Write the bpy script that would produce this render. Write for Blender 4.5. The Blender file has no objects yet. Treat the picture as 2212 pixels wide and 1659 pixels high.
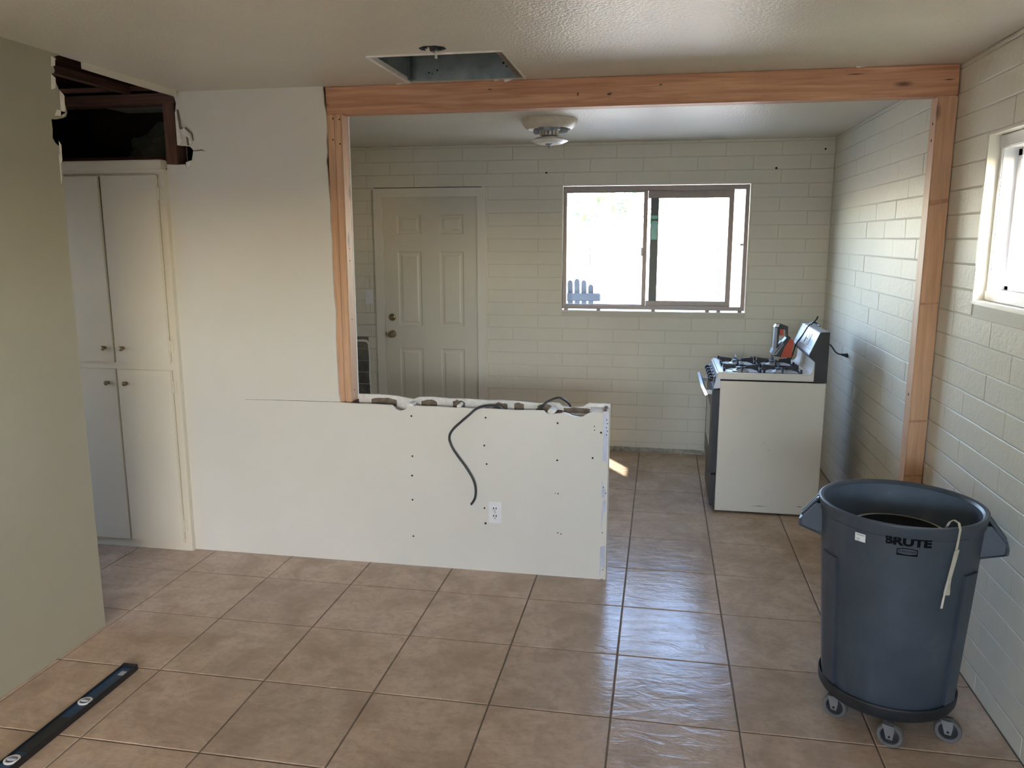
import bpy, bmesh, math, random
from mathutils import Vector, Matrix, noise as mnoise

random.seed(7)
scene = bpy.context.scene
COL = scene.collection
PI = math.pi

# ------------------------------------------------------------------ camera, world, sun, exposure
cam_d = bpy.data.cameras.new('camera')
cam = bpy.data.objects.new('camera', cam_d)
COL.objects.link(cam)
cam_d.sensor_width = 36.0
cam_d.sensor_fit = 'HORIZONTAL'
cam_d.lens = 1722.955 / 2212 * 36.0
cam_d.clip_start = 0.02
YAW, PITCH, ROLL = 0.183633, -0.180393, -0.00095
_f = Vector((-math.sin(YAW) * math.cos(PITCH), math.cos(YAW) * math.cos(PITCH), math.sin(PITCH)))
_r = Vector((math.cos(YAW), math.sin(YAW), 0))
_u = _r.cross(_f)
_r2 = _r * math.cos(ROLL) + _u * math.sin(ROLL)
_u2 = -_r * math.sin(ROLL) + _u * math.cos(ROLL)
cam.matrix_world = Matrix(((_r2.x, _u2.x, -_f.x, 0.130), (_r2.y, _u2.y, -_f.y, -4.010),
                           (_r2.z, _u2.z, -_f.z, 1.7106), (0, 0, 0, 1)))
scene.camera = cam

world = bpy.data.worlds.new('sky')
scene.world = world
world.use_nodes = True
wn = world.node_tree
wn.nodes.clear()
w_out = wn.nodes.new('ShaderNodeOutputWorld')
w_bg = wn.nodes.new('ShaderNodeBackground')
w_sky = wn.nodes.new('ShaderNodeTexSky')
w_sky.sky_type = 'NISHITA'
w_sky.sun_disc = False
SUN_DIR = Vector((-1.49, 2.50, -1.52)).normalized()     # afternoon sun from behind the camera, on the right
SUN_ELEV = math.asin(-SUN_DIR.z)
w_sky.sun_elevation = SUN_ELEV
w_sky.sun_rotation = math.atan2(-SUN_DIR.x, -SUN_DIR.y)
w_sky.air_density = 1.0
w_sky.dust_density = 0.8
w_sky.ozone_density = 1.0
w_bg.inputs['Strength'].default_value = 1.0
w_tint = wn.nodes.new('ShaderNodeMix')
w_tint.data_type, w_tint.blend_type = 'RGBA', 'MULTIPLY'
w_tint.inputs[0].default_value = 1.0
w_tint.inputs[7].default_value = (1.04, 0.985, 1.04, 1)
wn.links.new(w_sky.outputs[0], w_tint.inputs[6])
wn.links.new(w_tint.outputs[2], w_bg.inputs[0])
wn.links.new(w_bg.outputs[0], w_out.inputs[0])

sun_d = bpy.data.lights.new('sun', 'SUN')
sun_d.energy = 6.5
sun_d.angle = math.radians(0.53)
sun_d.color = (1.0, 0.95, 0.87)
sun = bpy.data.objects.new('sun', sun_d)
COL.objects.link(sun)
sun.rotation_euler = SUN_DIR.to_track_quat('-Z', 'Y').to_euler()
sun.location = (6, -10, 12)


def portal(name, loc, direction, sx, sy):
    d = bpy.data.lights.new(name, 'AREA')
    d.shape = 'RECTANGLE'
    d.size, d.size_y = sx, sy
    d.cycles.is_portal = True
    o = bpy.data.objects.new(name, d)
    COL.objects.link(o)
    o.location = loc
    o.rotation_euler = Vector(direction).to_track_quat('-Z', 'Z').to_euler()
    return o


portal('portal_back', (0.065, 2.60, 1.63), (0, -1, 0), 1.42, 0.98)
portal('portal_right', (1.60, -0.81, 1.78), (-1, 0, 0), 0.58, 0.66)
portal('portal_hallway', (-4.32, -1.20, 1.35), (1, 0, 0), 0.8, 0.8)
portal('portal_rear', (-0.35, -6.62, 1.05), (0, 1, 0), 2.5, 2.1)

vs = scene.view_settings
scene.display_settings.display_device = 'sRGB'
vs.view_transform = 'Standard'
vs.look = 'None'
vs.gamma = 1.0
vs.use_curve_mapping = False
vs.exposure = 2.2
try:
    cy = scene.cycles
    cy.max_bounces = 14
    cy.diffuse_bounces = 10
    cy.glossy_bounces = 5
    cy.transparent_max_bounces = 12
    cy.sample_clamp_indirect = 12.0
    cy.caustics_reflective = False
    cy.caustics_refractive = False
    cy.use_denoising = True
except Exception:
    pass

# ------------------------------------------------------------------ main dimensions (metres)
XR = 1.356          # right block wall, inner face
YB = 2.368          # back block wall, inner face
ZC = 2.44           # ceiling
XL = -2.279         # left plaster wall, inner face
YP = -0.170         # front face of the partition
S = 0.4527          # floor tile module
WT = 0.20           # block wall thickness


# ------------------------------------------------------------------ material helpers
class NT:
    def __init__(self, name):
        self.m = bpy.data.materials.new(name)
        self.m.use_nodes = True
        self.t = self.m.node_tree
        self.b = next(n for n in self.t.nodes if n.type == 'BSDF_PRINCIPLED')
        self.out = next(n for n in self.t.nodes if n.type == 'OUTPUT_MATERIAL')

    def n(self, kind, **kw):
        nd = self.t.nodes.new(kind)
        for k, v in kw.items():
            setattr(nd, k, v)
        return nd

    def l(self, a, b):
        self.t.links.new(a, b)

    def set(self, **kw):
        for k, v in kw.items():
            key = k.replace('_', ' ')
            s = self.b.inputs[key]
            s.default_value = (*v, 1) if isinstance(v, tuple) and len(v) == 3 else v

    def coord(self, kind='pos', scale=(1, 1, 1)):
        if kind == 'pos':
            g = self.n('ShaderNodeNewGeometry')
            src = g.outputs['Position']
        else:
            g = self.n('ShaderNodeTexCoord')
            src = g.outputs['Object']
        mp = self.n('ShaderNodeMapping')
        mp.inputs['Scale'].default_value = scale
        self.l(src, mp.inputs['Vector'])
        return mp.outputs[0]

    def noise(self, vec, scale, detail=4, rough=0.55, dist=0.0):
        nd = self.n('ShaderNodeTexNoise')
        nd.inputs['Scale'].default_value = scale
        nd.inputs['Detail'].default_value = detail
        nd.inputs['Roughness'].default_value = rough
        nd.inputs['Distortion'].default_value = dist
        self.l(vec, nd.inputs['Vector'])
        return nd.outputs['Fac']

    def ramp(self, fac, stops):
        nd = self.n('ShaderNodeValToRGB')
        els = nd.color_ramp.elements
        els[0].position, els[0].color = stops[0][0], (*stops[0][1], 1)
        els[1].position, els[1].color = stops[-1][0], (*stops[-1][1], 1)
        for p, c in stops[1:-1]:
            e = els.new(p)
            e.color = (*c, 1)
        self.l(fac, nd.inputs[0])
        return nd.outputs[0]

    def mix(self, fac, a, b):
        nd = self.n('ShaderNodeMix', data_type='RGBA')
        if isinstance(fac, float):
            nd.inputs[0].default_value = fac
        else:
            self.l(fac, nd.inputs[0])
        for s, v in ((nd.inputs[6], a), (nd.inputs[7], b)):
            if isinstance(v, tuple):
                s.default_value = (*v, 1)
            else:
                self.l(v, s)
        return nd.outputs[2]

    def bump(self, height, strength=0.3, dist=0.01, normal=None):
        nd = self.n('ShaderNodeBump')
        nd.inputs['Strength'].default_value = strength
        nd.inputs['Distance'].default_value = dist
        self.l(height, nd.inputs['Height'])
        if normal is not None:
            self.l(normal, nd.inputs['Normal'])
        return nd.outputs[0]


def plain(name, color, rough=0.5, metal=0.0, var=0.08, scale=30.0, bump=0.0, spec=0.5):
    m = NT(name)
    v = m.coord('pos')
    f = m.noise(v, scale)
    c0 = tuple(max(0, c * (1 - var)) for c in color)
    c1 = tuple(min(1, c * (1 + var)) for c in color)
    m.l(m.ramp(f, [(0.3, c0), (0.7, c1)]), m.b.inputs['Base Color'])
    m.set(Roughness=rough, Metallic=metal)
    m.b.inputs['Specular IOR Level'].default_value = spec
    if bump:
        m.l(m.bump(m.noise(v, scale * 4), bump, 0.002), m.b.inputs['Normal'])
    return m.m


def paint(name, color, rough, bscale, bstr, bdist=0.0015, dirt=0.0, spec=0.5):
    m = NT(name)
    v = m.coord('pos')
    big = m.noise(v, 1.6, 3)
    c1 = tuple(c * 1.03 for c in color)
    c0 = tuple(c * 0.95 for c in color)
    col = m.ramp(big, [(0.3, c0), (0.7, c1)])
    if dirt:
        d = m.noise(v, 5.0, 8, 0.7)
        col = m.mix(m.ramp(d, [(0.58, (0, 0, 0)), (0.82, (dirt, dirt, dirt))]), col, tuple(c * 0.45 for c in color))
    m.l(col, m.b.inputs['Base Color'])
    m.set(Roughness=rough)
    m.b.inputs['Specular IOR Level'].default_value = spec
    m.l(m.bump(m.noise(v, bscale, 3, 0.6), bstr, bdist), m.b.inputs['Normal'])
    return m.m


def wood(name, axis, c_lo, c_hi, rough=0.55, knots=True, dark=0.35):
    m = NT(name)
    sc = [14.0, 14.0, 14.0]
    sc['xyz'.index(axis)] = 0.7
    v = m.coord('obj', tuple(sc))
    f = m.noise(v, 2.2, 5, 0.6, 1.2)
    g = m.noise(v, 9.0, 3, 0.6)
    col = m.ramp(f, [(0.32, c_lo), (0.5, tuple((a + b) / 2 for a, b in zip(c_lo, c_hi))), (0.66, c_hi)])
    col = m.mix(m.ramp(g, [(0.45, (0, 0, 0)), (0.75, (0.25, 0.25, 0.25))]), col, tuple(c * 0.7 for c in c_lo))
    if knots:
        sk = [9.0, 9.0, 9.0]
        sk['xyz'.index(axis)] = 2.6
        kv = m.coord('obj', tuple(sk))
        vo = m.n('ShaderNodeTexVoronoi')
        vo.inputs['Scale'].default_value = 1.0
        m.l(kv, vo.inputs['Vector'])
        kf = m.ramp(vo.outputs['Distance'], [(0.04, (1, 1, 1)), (0.13, (0, 0, 0))])
        col = m.mix(kf, col, tuple(c * dark for c in c_lo))
    m.l(col, m.b.inputs['Base Color'])
    m.set(Roughness=rough)
    m.l(m.bump(f, 0.15, 0.002), m.b.inputs['Normal'])
    return m.m


M = {}
CREAM = (0.74, 0.71, 0.62)
M['drywall'] = paint('drywall_paint', (0.735, 0.712, 0.645), 0.42, 160, 0.25, 0.0012)
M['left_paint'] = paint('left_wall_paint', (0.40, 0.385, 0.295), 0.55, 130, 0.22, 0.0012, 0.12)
M['ceiling'] = paint('ceiling_paint', (0.68, 0.645, 0.56), 0.36, 80, 0.9, 0.005, 0.0, 0.36)
M['block'] = paint('block_paint', (0.72, 0.69, 0.59), 0.45, 38, 0.5, 0.006, 0.10, 0.22)
M['mortar'] = paint('mortar_joint', (0.62, 0.59, 0.50), 0.6, 60, 0.4, 0.003)
M['trim'] = paint('trim_paint', (0.74, 0.71, 0.62), 0.35, 30, 0.08, 0.001)
M['door'] = paint('door_paint', (0.66, 0.63, 0.53), 0.36, 40, 0.08, 0.001)
M['closet'] = paint('closet_paint', (0.74, 0.69, 0.57), 0.42, 40, 0.1, 0.001)
M['rawblock'] = plain('bare_grey_block', (0.16, 0.15, 0.12), 0.9, var=0.45, scale=9, bump=0.6)
M['gypsum'] = plain('torn_drywall_paper', (0.82, 0.79, 0.74), 0.9, var=0.10, scale=40, bump=0.15)
M['cardboard'] = plain('torn_brown_paper', (0.20, 0.155, 0.115), 0.95, var=0.4, scale=30)
M['bead'] = plain('bare_corner_bead', (0.55, 0.58, 0.68), 0.4, 0.15, var=0.12, scale=14)
M['oldwood'] = wood('old_dark_wood', 'x', (0.07, 0.028, 0.018), (0.15, 0.07, 0.045), 0.8, False)
M['oldwood_y'] = wood('old_dark_wood_long', 'y', (0.05, 0.022, 0.015), (0.11, 0.05, 0.03), 0.8, False)
M['oldwood_z'] = wood('old_dark_wood_upright', 'z', (0.08, 0.035, 0.022), (0.16, 0.08, 0.05), 0.8, False)
FIR0, FIR1 = (0.44, 0.20, 0.105), (0.70, 0.40, 0.24)
M['fir_x'] = wood('new_fir_beam', 'x', FIR0, FIR1)
M['fir_z'] = wood('new_fir_post', 'z', (0.54, 0.31, 0.18), (0.70, 0.44, 0.28))
M['knotband'] = plain('wood_knot_band', (0.46, 0.26, 0.15), 0.6, var=0.2, scale=60)
M['dark'] = plain('cavity_shade', (0.018, 0.014, 0.011), 0.95, var=0.5, scale=8)  # near-black colour that paints in the shade of closed cavities
M['insul'] = plain('old_insulation', (0.09, 0.095, 0.06), 1.0, var=0.5, scale=7, bump=0.8)
M['black'] = plain('black_plastic', (0.012, 0.013, 0.015), 0.4)
M['cable'] = plain('cable_jacket', (0.035, 0.037, 0.042), 0.45)
M['hole'] = plain('hole_dark', (0.01, 0.01, 0.012), 0.9)
M['brass'] = plain('aged_brass', (0.30, 0.24, 0.14), 0.32, 0.9)
M['whiteplastic'] = plain('white_plastic', (0.80, 0.80, 0.81), 0.3, var=0.02)
M['brownalu'] = plain('brown_aluminium', (0.34, 0.285, 0.255), 0.42, 0.3, var=0.06)
M['sashgreen'] = plain('grey_sash_stile', (0.10, 0.115, 0.105), 0.4, 0.2)
M['teal'] = plain('teal_colour', (0.05, 0.48, 0.38), 0.2)
M['galv'] = NT('galvanised_sheet')
_m = M['galv']
_v = _m.coord('pos')
_m.l(_m.ramp(_m.noise(_v, 9, 5, 0.6), [(0.3, (0.26, 0.30, 0.29)), (0.5, (0.40, 0.45, 0.44)), (0.75, (0.52, 0.57, 0.55))]), _m.b.inputs['Base Color'])
_m.set(Roughness=0.36, Metallic=0.85)
M['galv'] = _m.m
M['enamel'] = paint('white_enamel', (0.74, 0.73, 0.68), 0.26, 12, 0.03, 0.001, 0.05)
M['enamel_side'] = paint('range_side_enamel', (0.70, 0.67, 0.59), 0.30, 12, 0.05, 0.001, 0.16)
M['blackenamel'] = plain('black_textured_enamel', (0.012, 0.013, 0.014), 0.33, bump=0.5, scale=80)
M['glassblack'] = plain('black_oven_glass', (0.012, 0.014, 0.016), 0.08)
M['iron'] = plain('cast_iron_grate', (0.015, 0.016, 0.020), 0.5)
M['silver'] = plain('console_silver', (0.50, 0.53, 0.58), 0.28, 0.25, var=0.03)
M['alu'] = plain('burner_cap_alu', (0.60, 0.62, 0.66), 0.35, 0.6)
M['orange'] = plain('orange_plastic', (0.62, 0.09, 0.035), 0.45)
M['greyplastic'] = plain('grey_plastic', (0.33, 0.35, 0.40), 0.45)
M['lightpan'] = plain('fixture_cream_enamel', (0.66, 0.60, 0.50), 0.35)
M['fixturewhite'] = plain('fixture_white_enamel', (0.80, 0.78, 0.74), 0.3)
M['blue'] = plain('level_blue', (0.012, 0.045, 0.105), 0.35, var=0.15)
M['pale'] = plain('beige_strap', (0.50, 0.47, 0.39), 0.55, var=0.1)
M['wire'] = plain('white_wire', (0.7, 0.68, 0.62), 0.5)
M['caster'] = plain('caster_tyre', (0.13, 0.125, 0.12), 0.5, var=0.15)
M['castermetal'] = plain('caster_fork_zinc', (0.26, 0.26, 0.26), 0.45, 0.5)
M['dollyplastic'] = plain('dolly_plastic', (0.020, 0.022, 0.025), 0.5, var=0.3, scale=12)
M['bark'] = plain('bark', (0.16, 0.11, 0.07), 0.9)
M['leaf'] = plain('leaf', (0.10, 0.22, 0.06), 0.6, var=0.5, scale=3)
M['patio'] = plain('patio_ground', (0.48, 0.455, 0.40), 0.9, var=0.1, scale=2)
M['grass'] = plain('dry_grass', (0.19, 0.20, 0.09), 0.95, var=0.3, scale=6)
M['dirt'] = plain('bare_dirt', (0.25, 0.225, 0.19), 0.95, var=0.2, scale=2)
M['yardwall'] = plain('yard_wall', (0.60, 0.575, 0.53), 0.9)
M['chairpaint'] = plain('grey_blue_chair_paint', (0.05, 0.058, 0.082), 0.5)
M['residue'] = plain('baseboard_residue', (0.36, 0.34, 0.28), 0.8, var=0.4, scale=25, bump=0.4)


def mat_tile():
    m = NT('ceramic_floor_tile')
    v = m.coord('pos')
    a = m.noise(v, 3.2, 6, 0.62, 0.6)
    b = m.noise(v, 34, 5, 0.7)
    oi = m.n('ShaderNodeObjectInfo')
    col = m.ramp(a, [(0.30, (0.40, 0.29, 0.21)), (0.5, (0.52, 0.395, 0.30)), (0.70, (0.62, 0.485, 0.385))])
    c3 = m.noise(v, 11, 6, 0.7, 0.4)
    col = m.mix(m.ramp(c3, [(0.46, (0, 0, 0)), (0.70, (0.55, 0.55, 0.55))]), col, (0.36, 0.275, 0.205))
    col = m.mix(m.ramp(b, [(0.48, (0, 0, 0)), (0.72, (0.5, 0.5, 0.5))]), col, (0.34, 0.265, 0.20))
    tint = m.ramp(oi.outputs['Random'], [(0.0, (0.93, 0.93, 0.93)), (1.0, (1.05, 1.04, 1.02))])
    mul = m.n('ShaderNodeMix', data_type='RGBA', blend_type='MULTIPLY')
    mul.inputs[0].default_value = 1.0
    m.l(col, mul.inputs[6])
    m.l(tint, mul.inputs[7])
    m.l(mul.outputs[2], m.b.inputs['Base Color'])
    m.set(Roughness=0.20)
    m.b.inputs['Specular IOR Level'].default_value = 0.22
    rip = m.noise(m.coord('pos', (7, 16, 1)), 1.0, 4, 0.6, 0.8)
    fine = m.noise(v, 45, 3, 0.5)
    n1 = m.bump(fine, 0.10, 0.002)
    m.l(m.bump(rip, 0.30, 0.010, n1), m.b.inputs['Normal'])
    return m.m


M['tile'] = mat_tile()
M['grout'] = plain('grout', (0.17, 0.135, 0.105), 0.75, var=0.2, scale=10, spec=0.2)


def mat_glass():
    m = NT('window_glass')
    m.t.nodes.remove(m.b)
    tr = m.n('ShaderNodeBsdfTransparent')
    tr.inputs[0].default_value = (0.95, 0.96, 0.945, 1)
    gl = m.n('ShaderNodeBsdfGlossy')
    gl.inputs['Roughness'].default_value = 0.02
    lw = m.n('ShaderNodeLayerWeight')
    pw = m.n('ShaderNodeMath', operation='POWER')
    pw.inputs[1].default_value = 5.0
    m.l(lw.outputs['Facing'], pw.inputs[0])
    ma = m.n('ShaderNodeMath', operation='MULTIPLY_ADD')
    ma.inputs[1].default_value = 0.92
    ma.inputs[2].default_value = 0.035
    m.l(pw.outputs[0], ma.inputs[0])
    mx = m.n('ShaderNodeMixShader')
    m.l(ma.outputs[0], mx.inputs[0])
    m.l(tr.outputs[0], mx.inputs[1])
    m.l(gl.outputs[0], mx.inputs[2])
    m.l(mx.outputs[0], m.out.inputs[0])
    return m.m


M['glass'] = mat_glass()


def mat_can(name, k):
    m = NT(name)
    v = m.coord('obj')
    a = m.noise(v, 6, 7, 0.65)
    z = m.noise(m.coord('obj', (10, 10, 1.2)), 1.0, 4)
    col = m.ramp(a, [(0.3, tuple(k * c for c in (0.040, 0.053, 0.072))), (0.6, tuple(k * c for c in (0.056, 0.072, 0.096))), (0.8, tuple(k * c for c in (0.10, 0.12, 0.145)))])
    col = m.mix(m.ramp(z, [(0.55, (0, 0, 0)), (0.9, (0.4, 0.4, 0.4))]), col, (0.14, 0.155, 0.175))
    m.l(col, m.b.inputs['Base Color'])
    m.set(Roughness=0.42)
    m.l(m.bump(m.noise(v, 120, 2), 0.12, 0.001), m.b.inputs['Normal'])
    return m.m


M['can'] = mat_can('dusty_grey_plastic', 1.0)
M['can_lit_dust'] = mat_can('dusty_lightened_grey_plastic', 2.4)  # dusty inside wall, also lightened in colour for light falling into the can
M['ink'] = plain('black_print', (0.004, 0.005, 0.006), 0.7, spec=0.1)
M['sticker'] = plain('white_sticker', (0.78, 0.79, 0.80), 0.4, var=0.02)
M['stickerink'] = plain('sticker_grey_print', (0.20, 0.22, 0.24), 0.5)


# ------------------------------------------------------------------ mesh helpers
class MB:
    def __init__(self):
        self.v, self.f, self.mi = [], [], []

    def add(self, vs_, fs):
        b = len(self.v)
        self.v += [tuple(p) for p in vs_]
        self.f += [tuple(i + b for i in f) for f in fs]
        return self

    def box(self, x0, x1, y0, y1, z0, z1):
        x0, x1 = sorted((x0, x1)); y0, y1 = sorted((y0, y1)); z0, z1 = sorted((z0, z1))
        vs_ = [(x0, y0, z0), (x1, y0, z0), (x1, y1, z0), (x0, y1, z0), (x0, y0, z1), (x1, y0, z1), (x1, y1, z1), (x0, y1, z1)]
        return self.add(vs_, [(0, 3, 2, 1), (4, 5, 6, 7), (0, 1, 5, 4), (1, 2, 6, 5), (2, 3, 7, 6), (3, 0, 4, 7)])

    def bbox(self, x0, x1, y0, y1, z0, z1, b=0.004, seg=1):
        """bevelled box: all edges chamfered / rounded"""
        bm = bmesh.new()
        bmesh.ops.create_cube(bm, size=1.0)
        for vv in bm.verts:
            vv.co = Vector(((x0 + x1) / 2 + vv.co.x * abs(x1 - x0), (y0 + y1) / 2 + vv.co.y * abs(y1 - y0), (z0 + z1) / 2 + vv.co.z * abs(z1 - z0)))
        b = min(b, 0.49 * min(abs(x1 - x0), abs(y1 - y0), abs(z1 - z0)))
        bmesh.ops.bevel(bm, geom=bm.edges[:], offset=b, segments=seg, affect='EDGES')
        return self.bm(bm)

    def bm(self, bm):
        bm.verts.ensure_lookup_table()
        self.add([vv.co[:] for vv in bm.verts], [tuple(vv.index for vv in f.verts) for f in bm.faces])
        bm.free()
        return self

    def prism(self, pts, axis, a0, a1):
        """closed outline pts (2D) extruded along axis from a0 to a1"""
        n = len(pts)

        def p3(p, a):
            if axis == 'x': return (a, p[0], p[1])
            if axis == 'y': return (p[0], a, p[1])
            return (p[0], p[1], a)
        vs_ = [p3(p, a0) for p in pts] + [p3(p, a1) for p in pts]
        fs = [tuple(range(n)), tuple(range(2 * n - 1, n - 1, -1))]
        for i in range(n):
            j = (i + 1) % n
            fs.append((i, i + n, j + n, j))
        return self.add(vs_, fs)

    def lathe(self, prof, seg=32, c=(0, 0, 0), cap=True, axis='z'):
        """prof: list of (r, z)"""
        vs_, fs = [], []
        for (r, z) in prof:
            for k in range(seg):
                t = 2 * PI * k / seg
                p = (r * math.cos(t), r * math.sin(t), z)
                if axis == 'x': p = (p[2], p[0], p[1])
                if axis == 'y': p = (p[0], -p[2], p[1])
                vs_.append((p[0] + c[0], p[1] + c[1], p[2] + c[2]))
        for i in range(len(prof) - 1):
            for k in range(seg):
                k2 = (k + 1) % seg
                fs.append((i * seg + k, i * seg + k2, (i + 1) * seg + k2, (i + 1) * seg + k))
        if cap:
            fs.append(tuple(range(seg - 1, -1, -1)))
            o = (len(prof) - 1) * seg
            fs.append(tuple(o + k for k in range(seg)))
        return self.add(vs_, fs)

    def tube(self, pts, r, seg=8, smooth=4, caps=True):
        P = [Vector(p) for p in pts]
        if smooth > 1 and len(P) > 2:
            Q = []
            for i in range(len(P) - 1):
                p0, p1, p2, p3 = P[max(i - 1, 0)], P[i], P[i + 1], P[min(i + 2, len(P) - 1)]
                for s in range(smooth):
                    t = s / smooth
                    Q.append(0.5 * ((2 * p1) + (p2 - p0) * t + (2 * p0 - 5 * p1 + 4 * p2 - p3) * t * t + (3 * p1 - p0 - 3 * p2 + p3) * t ** 3))
            Q.append(P[-1])
            P = Q
        vs_, fs = [], []
        up = Vector((0.13, 0.27, 0.95)).normalized()
        for i, p in enumerate(P):
            d = (P[min(i + 1, len(P) - 1)] - P[max(i - 1, 0)]).normalized()
            a = d.cross(up)
            if a.length < 1e-3: a = d.cross(Vector((1, 0, 0)))
            a.normalize()
            b = d.cross(a)
            rr = r[min(i, len(r) - 1)] if isinstance(r, (list, tuple)) else r
            for k in range(seg):
                t = 2 * PI * k / seg
                vs_.append(p + a * (rr * math.cos(t)) + b * (rr * math.sin(t)))
        for i in range(len(P) - 1):
            for k in range(seg):
                k2 = (k + 1) % seg
                fs.append((i * seg + k, i * seg + k2, (i + 1) * seg + k2, (i + 1) * seg + k))
        if caps:
            fs.append(tuple(range(seg - 1, -1, -1)))
            o = (len(P) - 1) * seg
            fs.append(tuple(o + k for k in range(seg)))
        return self.add(vs_, fs)

    def xf(self, mat):
        self.v = [tuple(mat @ Vector(p)) for p in self.v]
        return self

    def mesh(self, name, mat, smooth=False):
        me = bpy.data.meshes.new(name)
        me.from_pydata(self.v, [], self.f)
        bm = bmesh.new()
        bm.from_mesh(me)
        bmesh.ops.recalc_face_normals(bm, faces=bm.faces)
        bm.to_mesh(me)
        bm.free()
        me.materials.append(mat)
        if smooth:
            me.polygons.foreach_set('use_smooth', [True] * len(me.polygons))
            try:
                me.set_sharp_from_angle(angle=math.radians(35))
            except Exception:
                pass
        me.update()
        return me

    def build(self, name, mat, parent=None, smooth=False, loc=None):
        return link(name, self.mesh(name, mat, smooth), parent, loc)


def link(name, me, parent=None, loc=None):
    o = bpy.data.objects.new(name, me)
    COL.objects.link(o)
    if parent is not None:
        o.parent = parent
        o.matrix_parent_inverse = Matrix.Translation(parent_origin(parent)).inverted()
    if loc is not None:
        o.location = loc
    return o


def parent_origin(p):
    return Vector(p.location)


def thing(name, label, cat, loc=(0, 0, 0), group=None):
    o = bpy.data.objects.new(name, None)
    COL.objects.link(o)
    o.location = loc
    o.empty_display_size = 0.05
    o['label'], o['category'] = label, cat
    if group: o['group'] = group
    return o


def tag(o, label, cat, group=None):
    o['label'], o['category'] = label, cat
    if group: o['group'] = group
    return o


def struct(o):
    o['kind'] = 'structure'
    return o


def lab(o, text):
    o['label'] = text
    return o


def brick_mesh(w, h, d, mat, ch=0.0024, name='brick'):
    """front face at y=-d (toward -y), chamfered edges, back open; origin at centre of the back"""
    x, z = w / 2, h / 2
    vs_ = [(-x, 0, -z), (x, 0, -z), (x, 0, z), (-x, 0, z),
           (-x, -d + ch * .6, -z), (x, -d + ch * .6, -z), (x, -d + ch * .6, z), (-x, -d + ch * .6, z),
           (-x + ch, -d, -z + ch), (x - ch, -d, -z + ch), (x - ch, -d, z - ch), (-x + ch, -d, z - ch)]
    fs = [(8, 9, 10, 11)]
    for i in range(4):
        j = (i + 1) % 4
        fs.append((i + 4, j + 4, j + 8, i + 8))
        fs.append((i, j, j + 4, i + 4))
    me = bpy.data.meshes.new(name)
    me.from_pydata(vs_, [], fs)
    me.materials.append(mat)
    me.update()
    return me


# ------------------------------------------------------------------ floor
TX0, TX1, TY0, TY1 = -9, 3, -6, 6          # tile index ranges
floor = struct(MB().box(-4.2, XR + WT, -6.6, YB + WT, -0.12, -0.004).build('floor', M['grout']))
tile_meshes = {}


def tile_piece(x0, x1, y0, y1, parent):
    w, h = round(x1 - x0, 4), round(y1 - y0, 4)
    key = (w, h)
    if key not in tile_meshes:
        x, y, c = w / 2, h / 2, 0.0025
        vs_ = [(-x, -y, -0.0045), (x, -y, -0.0045), (x, y, -0.0045), (-x, y, -0.0045),
               (-x, -y, -0.002), (x, -y, -0.002), (x, y, -0.002), (-x, y, -0.002),
               (-x + c, -y + c, 0), (x - c, -y + c, 0), (x - c, y - c, 0), (-x + c, y - c, 0)]
        fs = [(8, 9, 10, 11)]
        for i in range(4):
            j = (i + 1) % 4
            fs.append((i, j, j + 4, i + 4))
            fs.append((i + 4, j + 4, j + 8, i + 8))
        me = bpy.data.meshes.new('floor_tile')
        me.from_pydata(vs_, [], fs)
        me.materials.append(M['tile'])
        tile_meshes[key] = me
    o = link('floor_tile', tile_meshes[key], parent, ((x0 + x1) / 2, (y0 + y1) / 2, random.uniform(-0.0006, 0)))
    o.rotation_euler = (random.uniform(-.0012, .0012), random.uniform(-.0012, .0012), 0)


G = 0.0028
rest = MB()
for i in range(TX0, TX1):
    for j in range(-14, TY1):
        x0, x1 = i * S + G, (i + 1) * S - G
        y0, y1 = j * S + G, (j + 1) * S - G
        x0, x1 = max(x0, -4.15), min(x1, XR - 0.002)
        y1 = min(y1, YB - 0.002)
        if x1 - x0 < 0.02 or y1 - y0 < 0.02:
            continue
        if j < -5 or i < -7:
            rest.box(x0, x1, y0, y1, -0.0045, -0.0005)
        else:
            tile_piece(x0, x1, y0, y1, floor)
ro = rest.build('far_floor_tile', M['tile'], floor)
ro['kind'] = 'stuff'

# ------------------------------------------------------------------ ceiling (drywall with the duct opening and the stripped hallway bay)
DX0, DX1, DY0, DY1 = -1.075, -0.515, -0.750, -0.200     # duct opening
HX1, HY0, HY1 = -2.290, -1.60, -0.157                   # hallway bay without drywall
cm = MB()


def ceil_rect(x0, x1, y0, y1, z0=ZC, z1=ZC + 0.014):
    cm.box(x0, x1, y0, y1, z0, z1)


ceil_rect(HX1, DX0, -1.60, YP + 0.013)
ceil_rect(DX1, XR + WT, -1.60, YP + 0.013)
ceil_rect(DX0, DX1, -1.60, DY0)
ceil_rect(DX0, DX1, DY1, YP + 0.013)
ceil_rect(XL - 0.115, XR + WT, -6.6, -1.60)
ceil_rect(-3.0, XR + WT, YP + 0.013, YB + WT)
ceiling = struct(cm.build('ceiling', M['ceiling']))
# roof deck over everything keeps the attic dark
rd = struct(MB().box(-4.4, XR + 0.5, -7.0, YB + 0.28, 3.0, 3.06).build('roof_deck', M['oldwood']))
struct(MB().box(-4.4, -4.3, -7.0, YB + 0.28, 2.2, 3.0).build('attic_wall', M['oldwood']))
struct(MB().box(XR + 0.2, XR + 0.3, -7.0, YB + 0.28, 2.44, 3.0).build('attic_wall', M['oldwood']))
struct(MB().box(-4.3, XR + 0.3, -7.0, -6.9, 2.44, 3.0).build('attic_wall', M['oldwood']))
struct(MB().box(-4.3, XR + 0.3, YB + 0.2, YB + 0.28, 2.44, 3.0).build('attic_wall', M['oldwood']))

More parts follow.
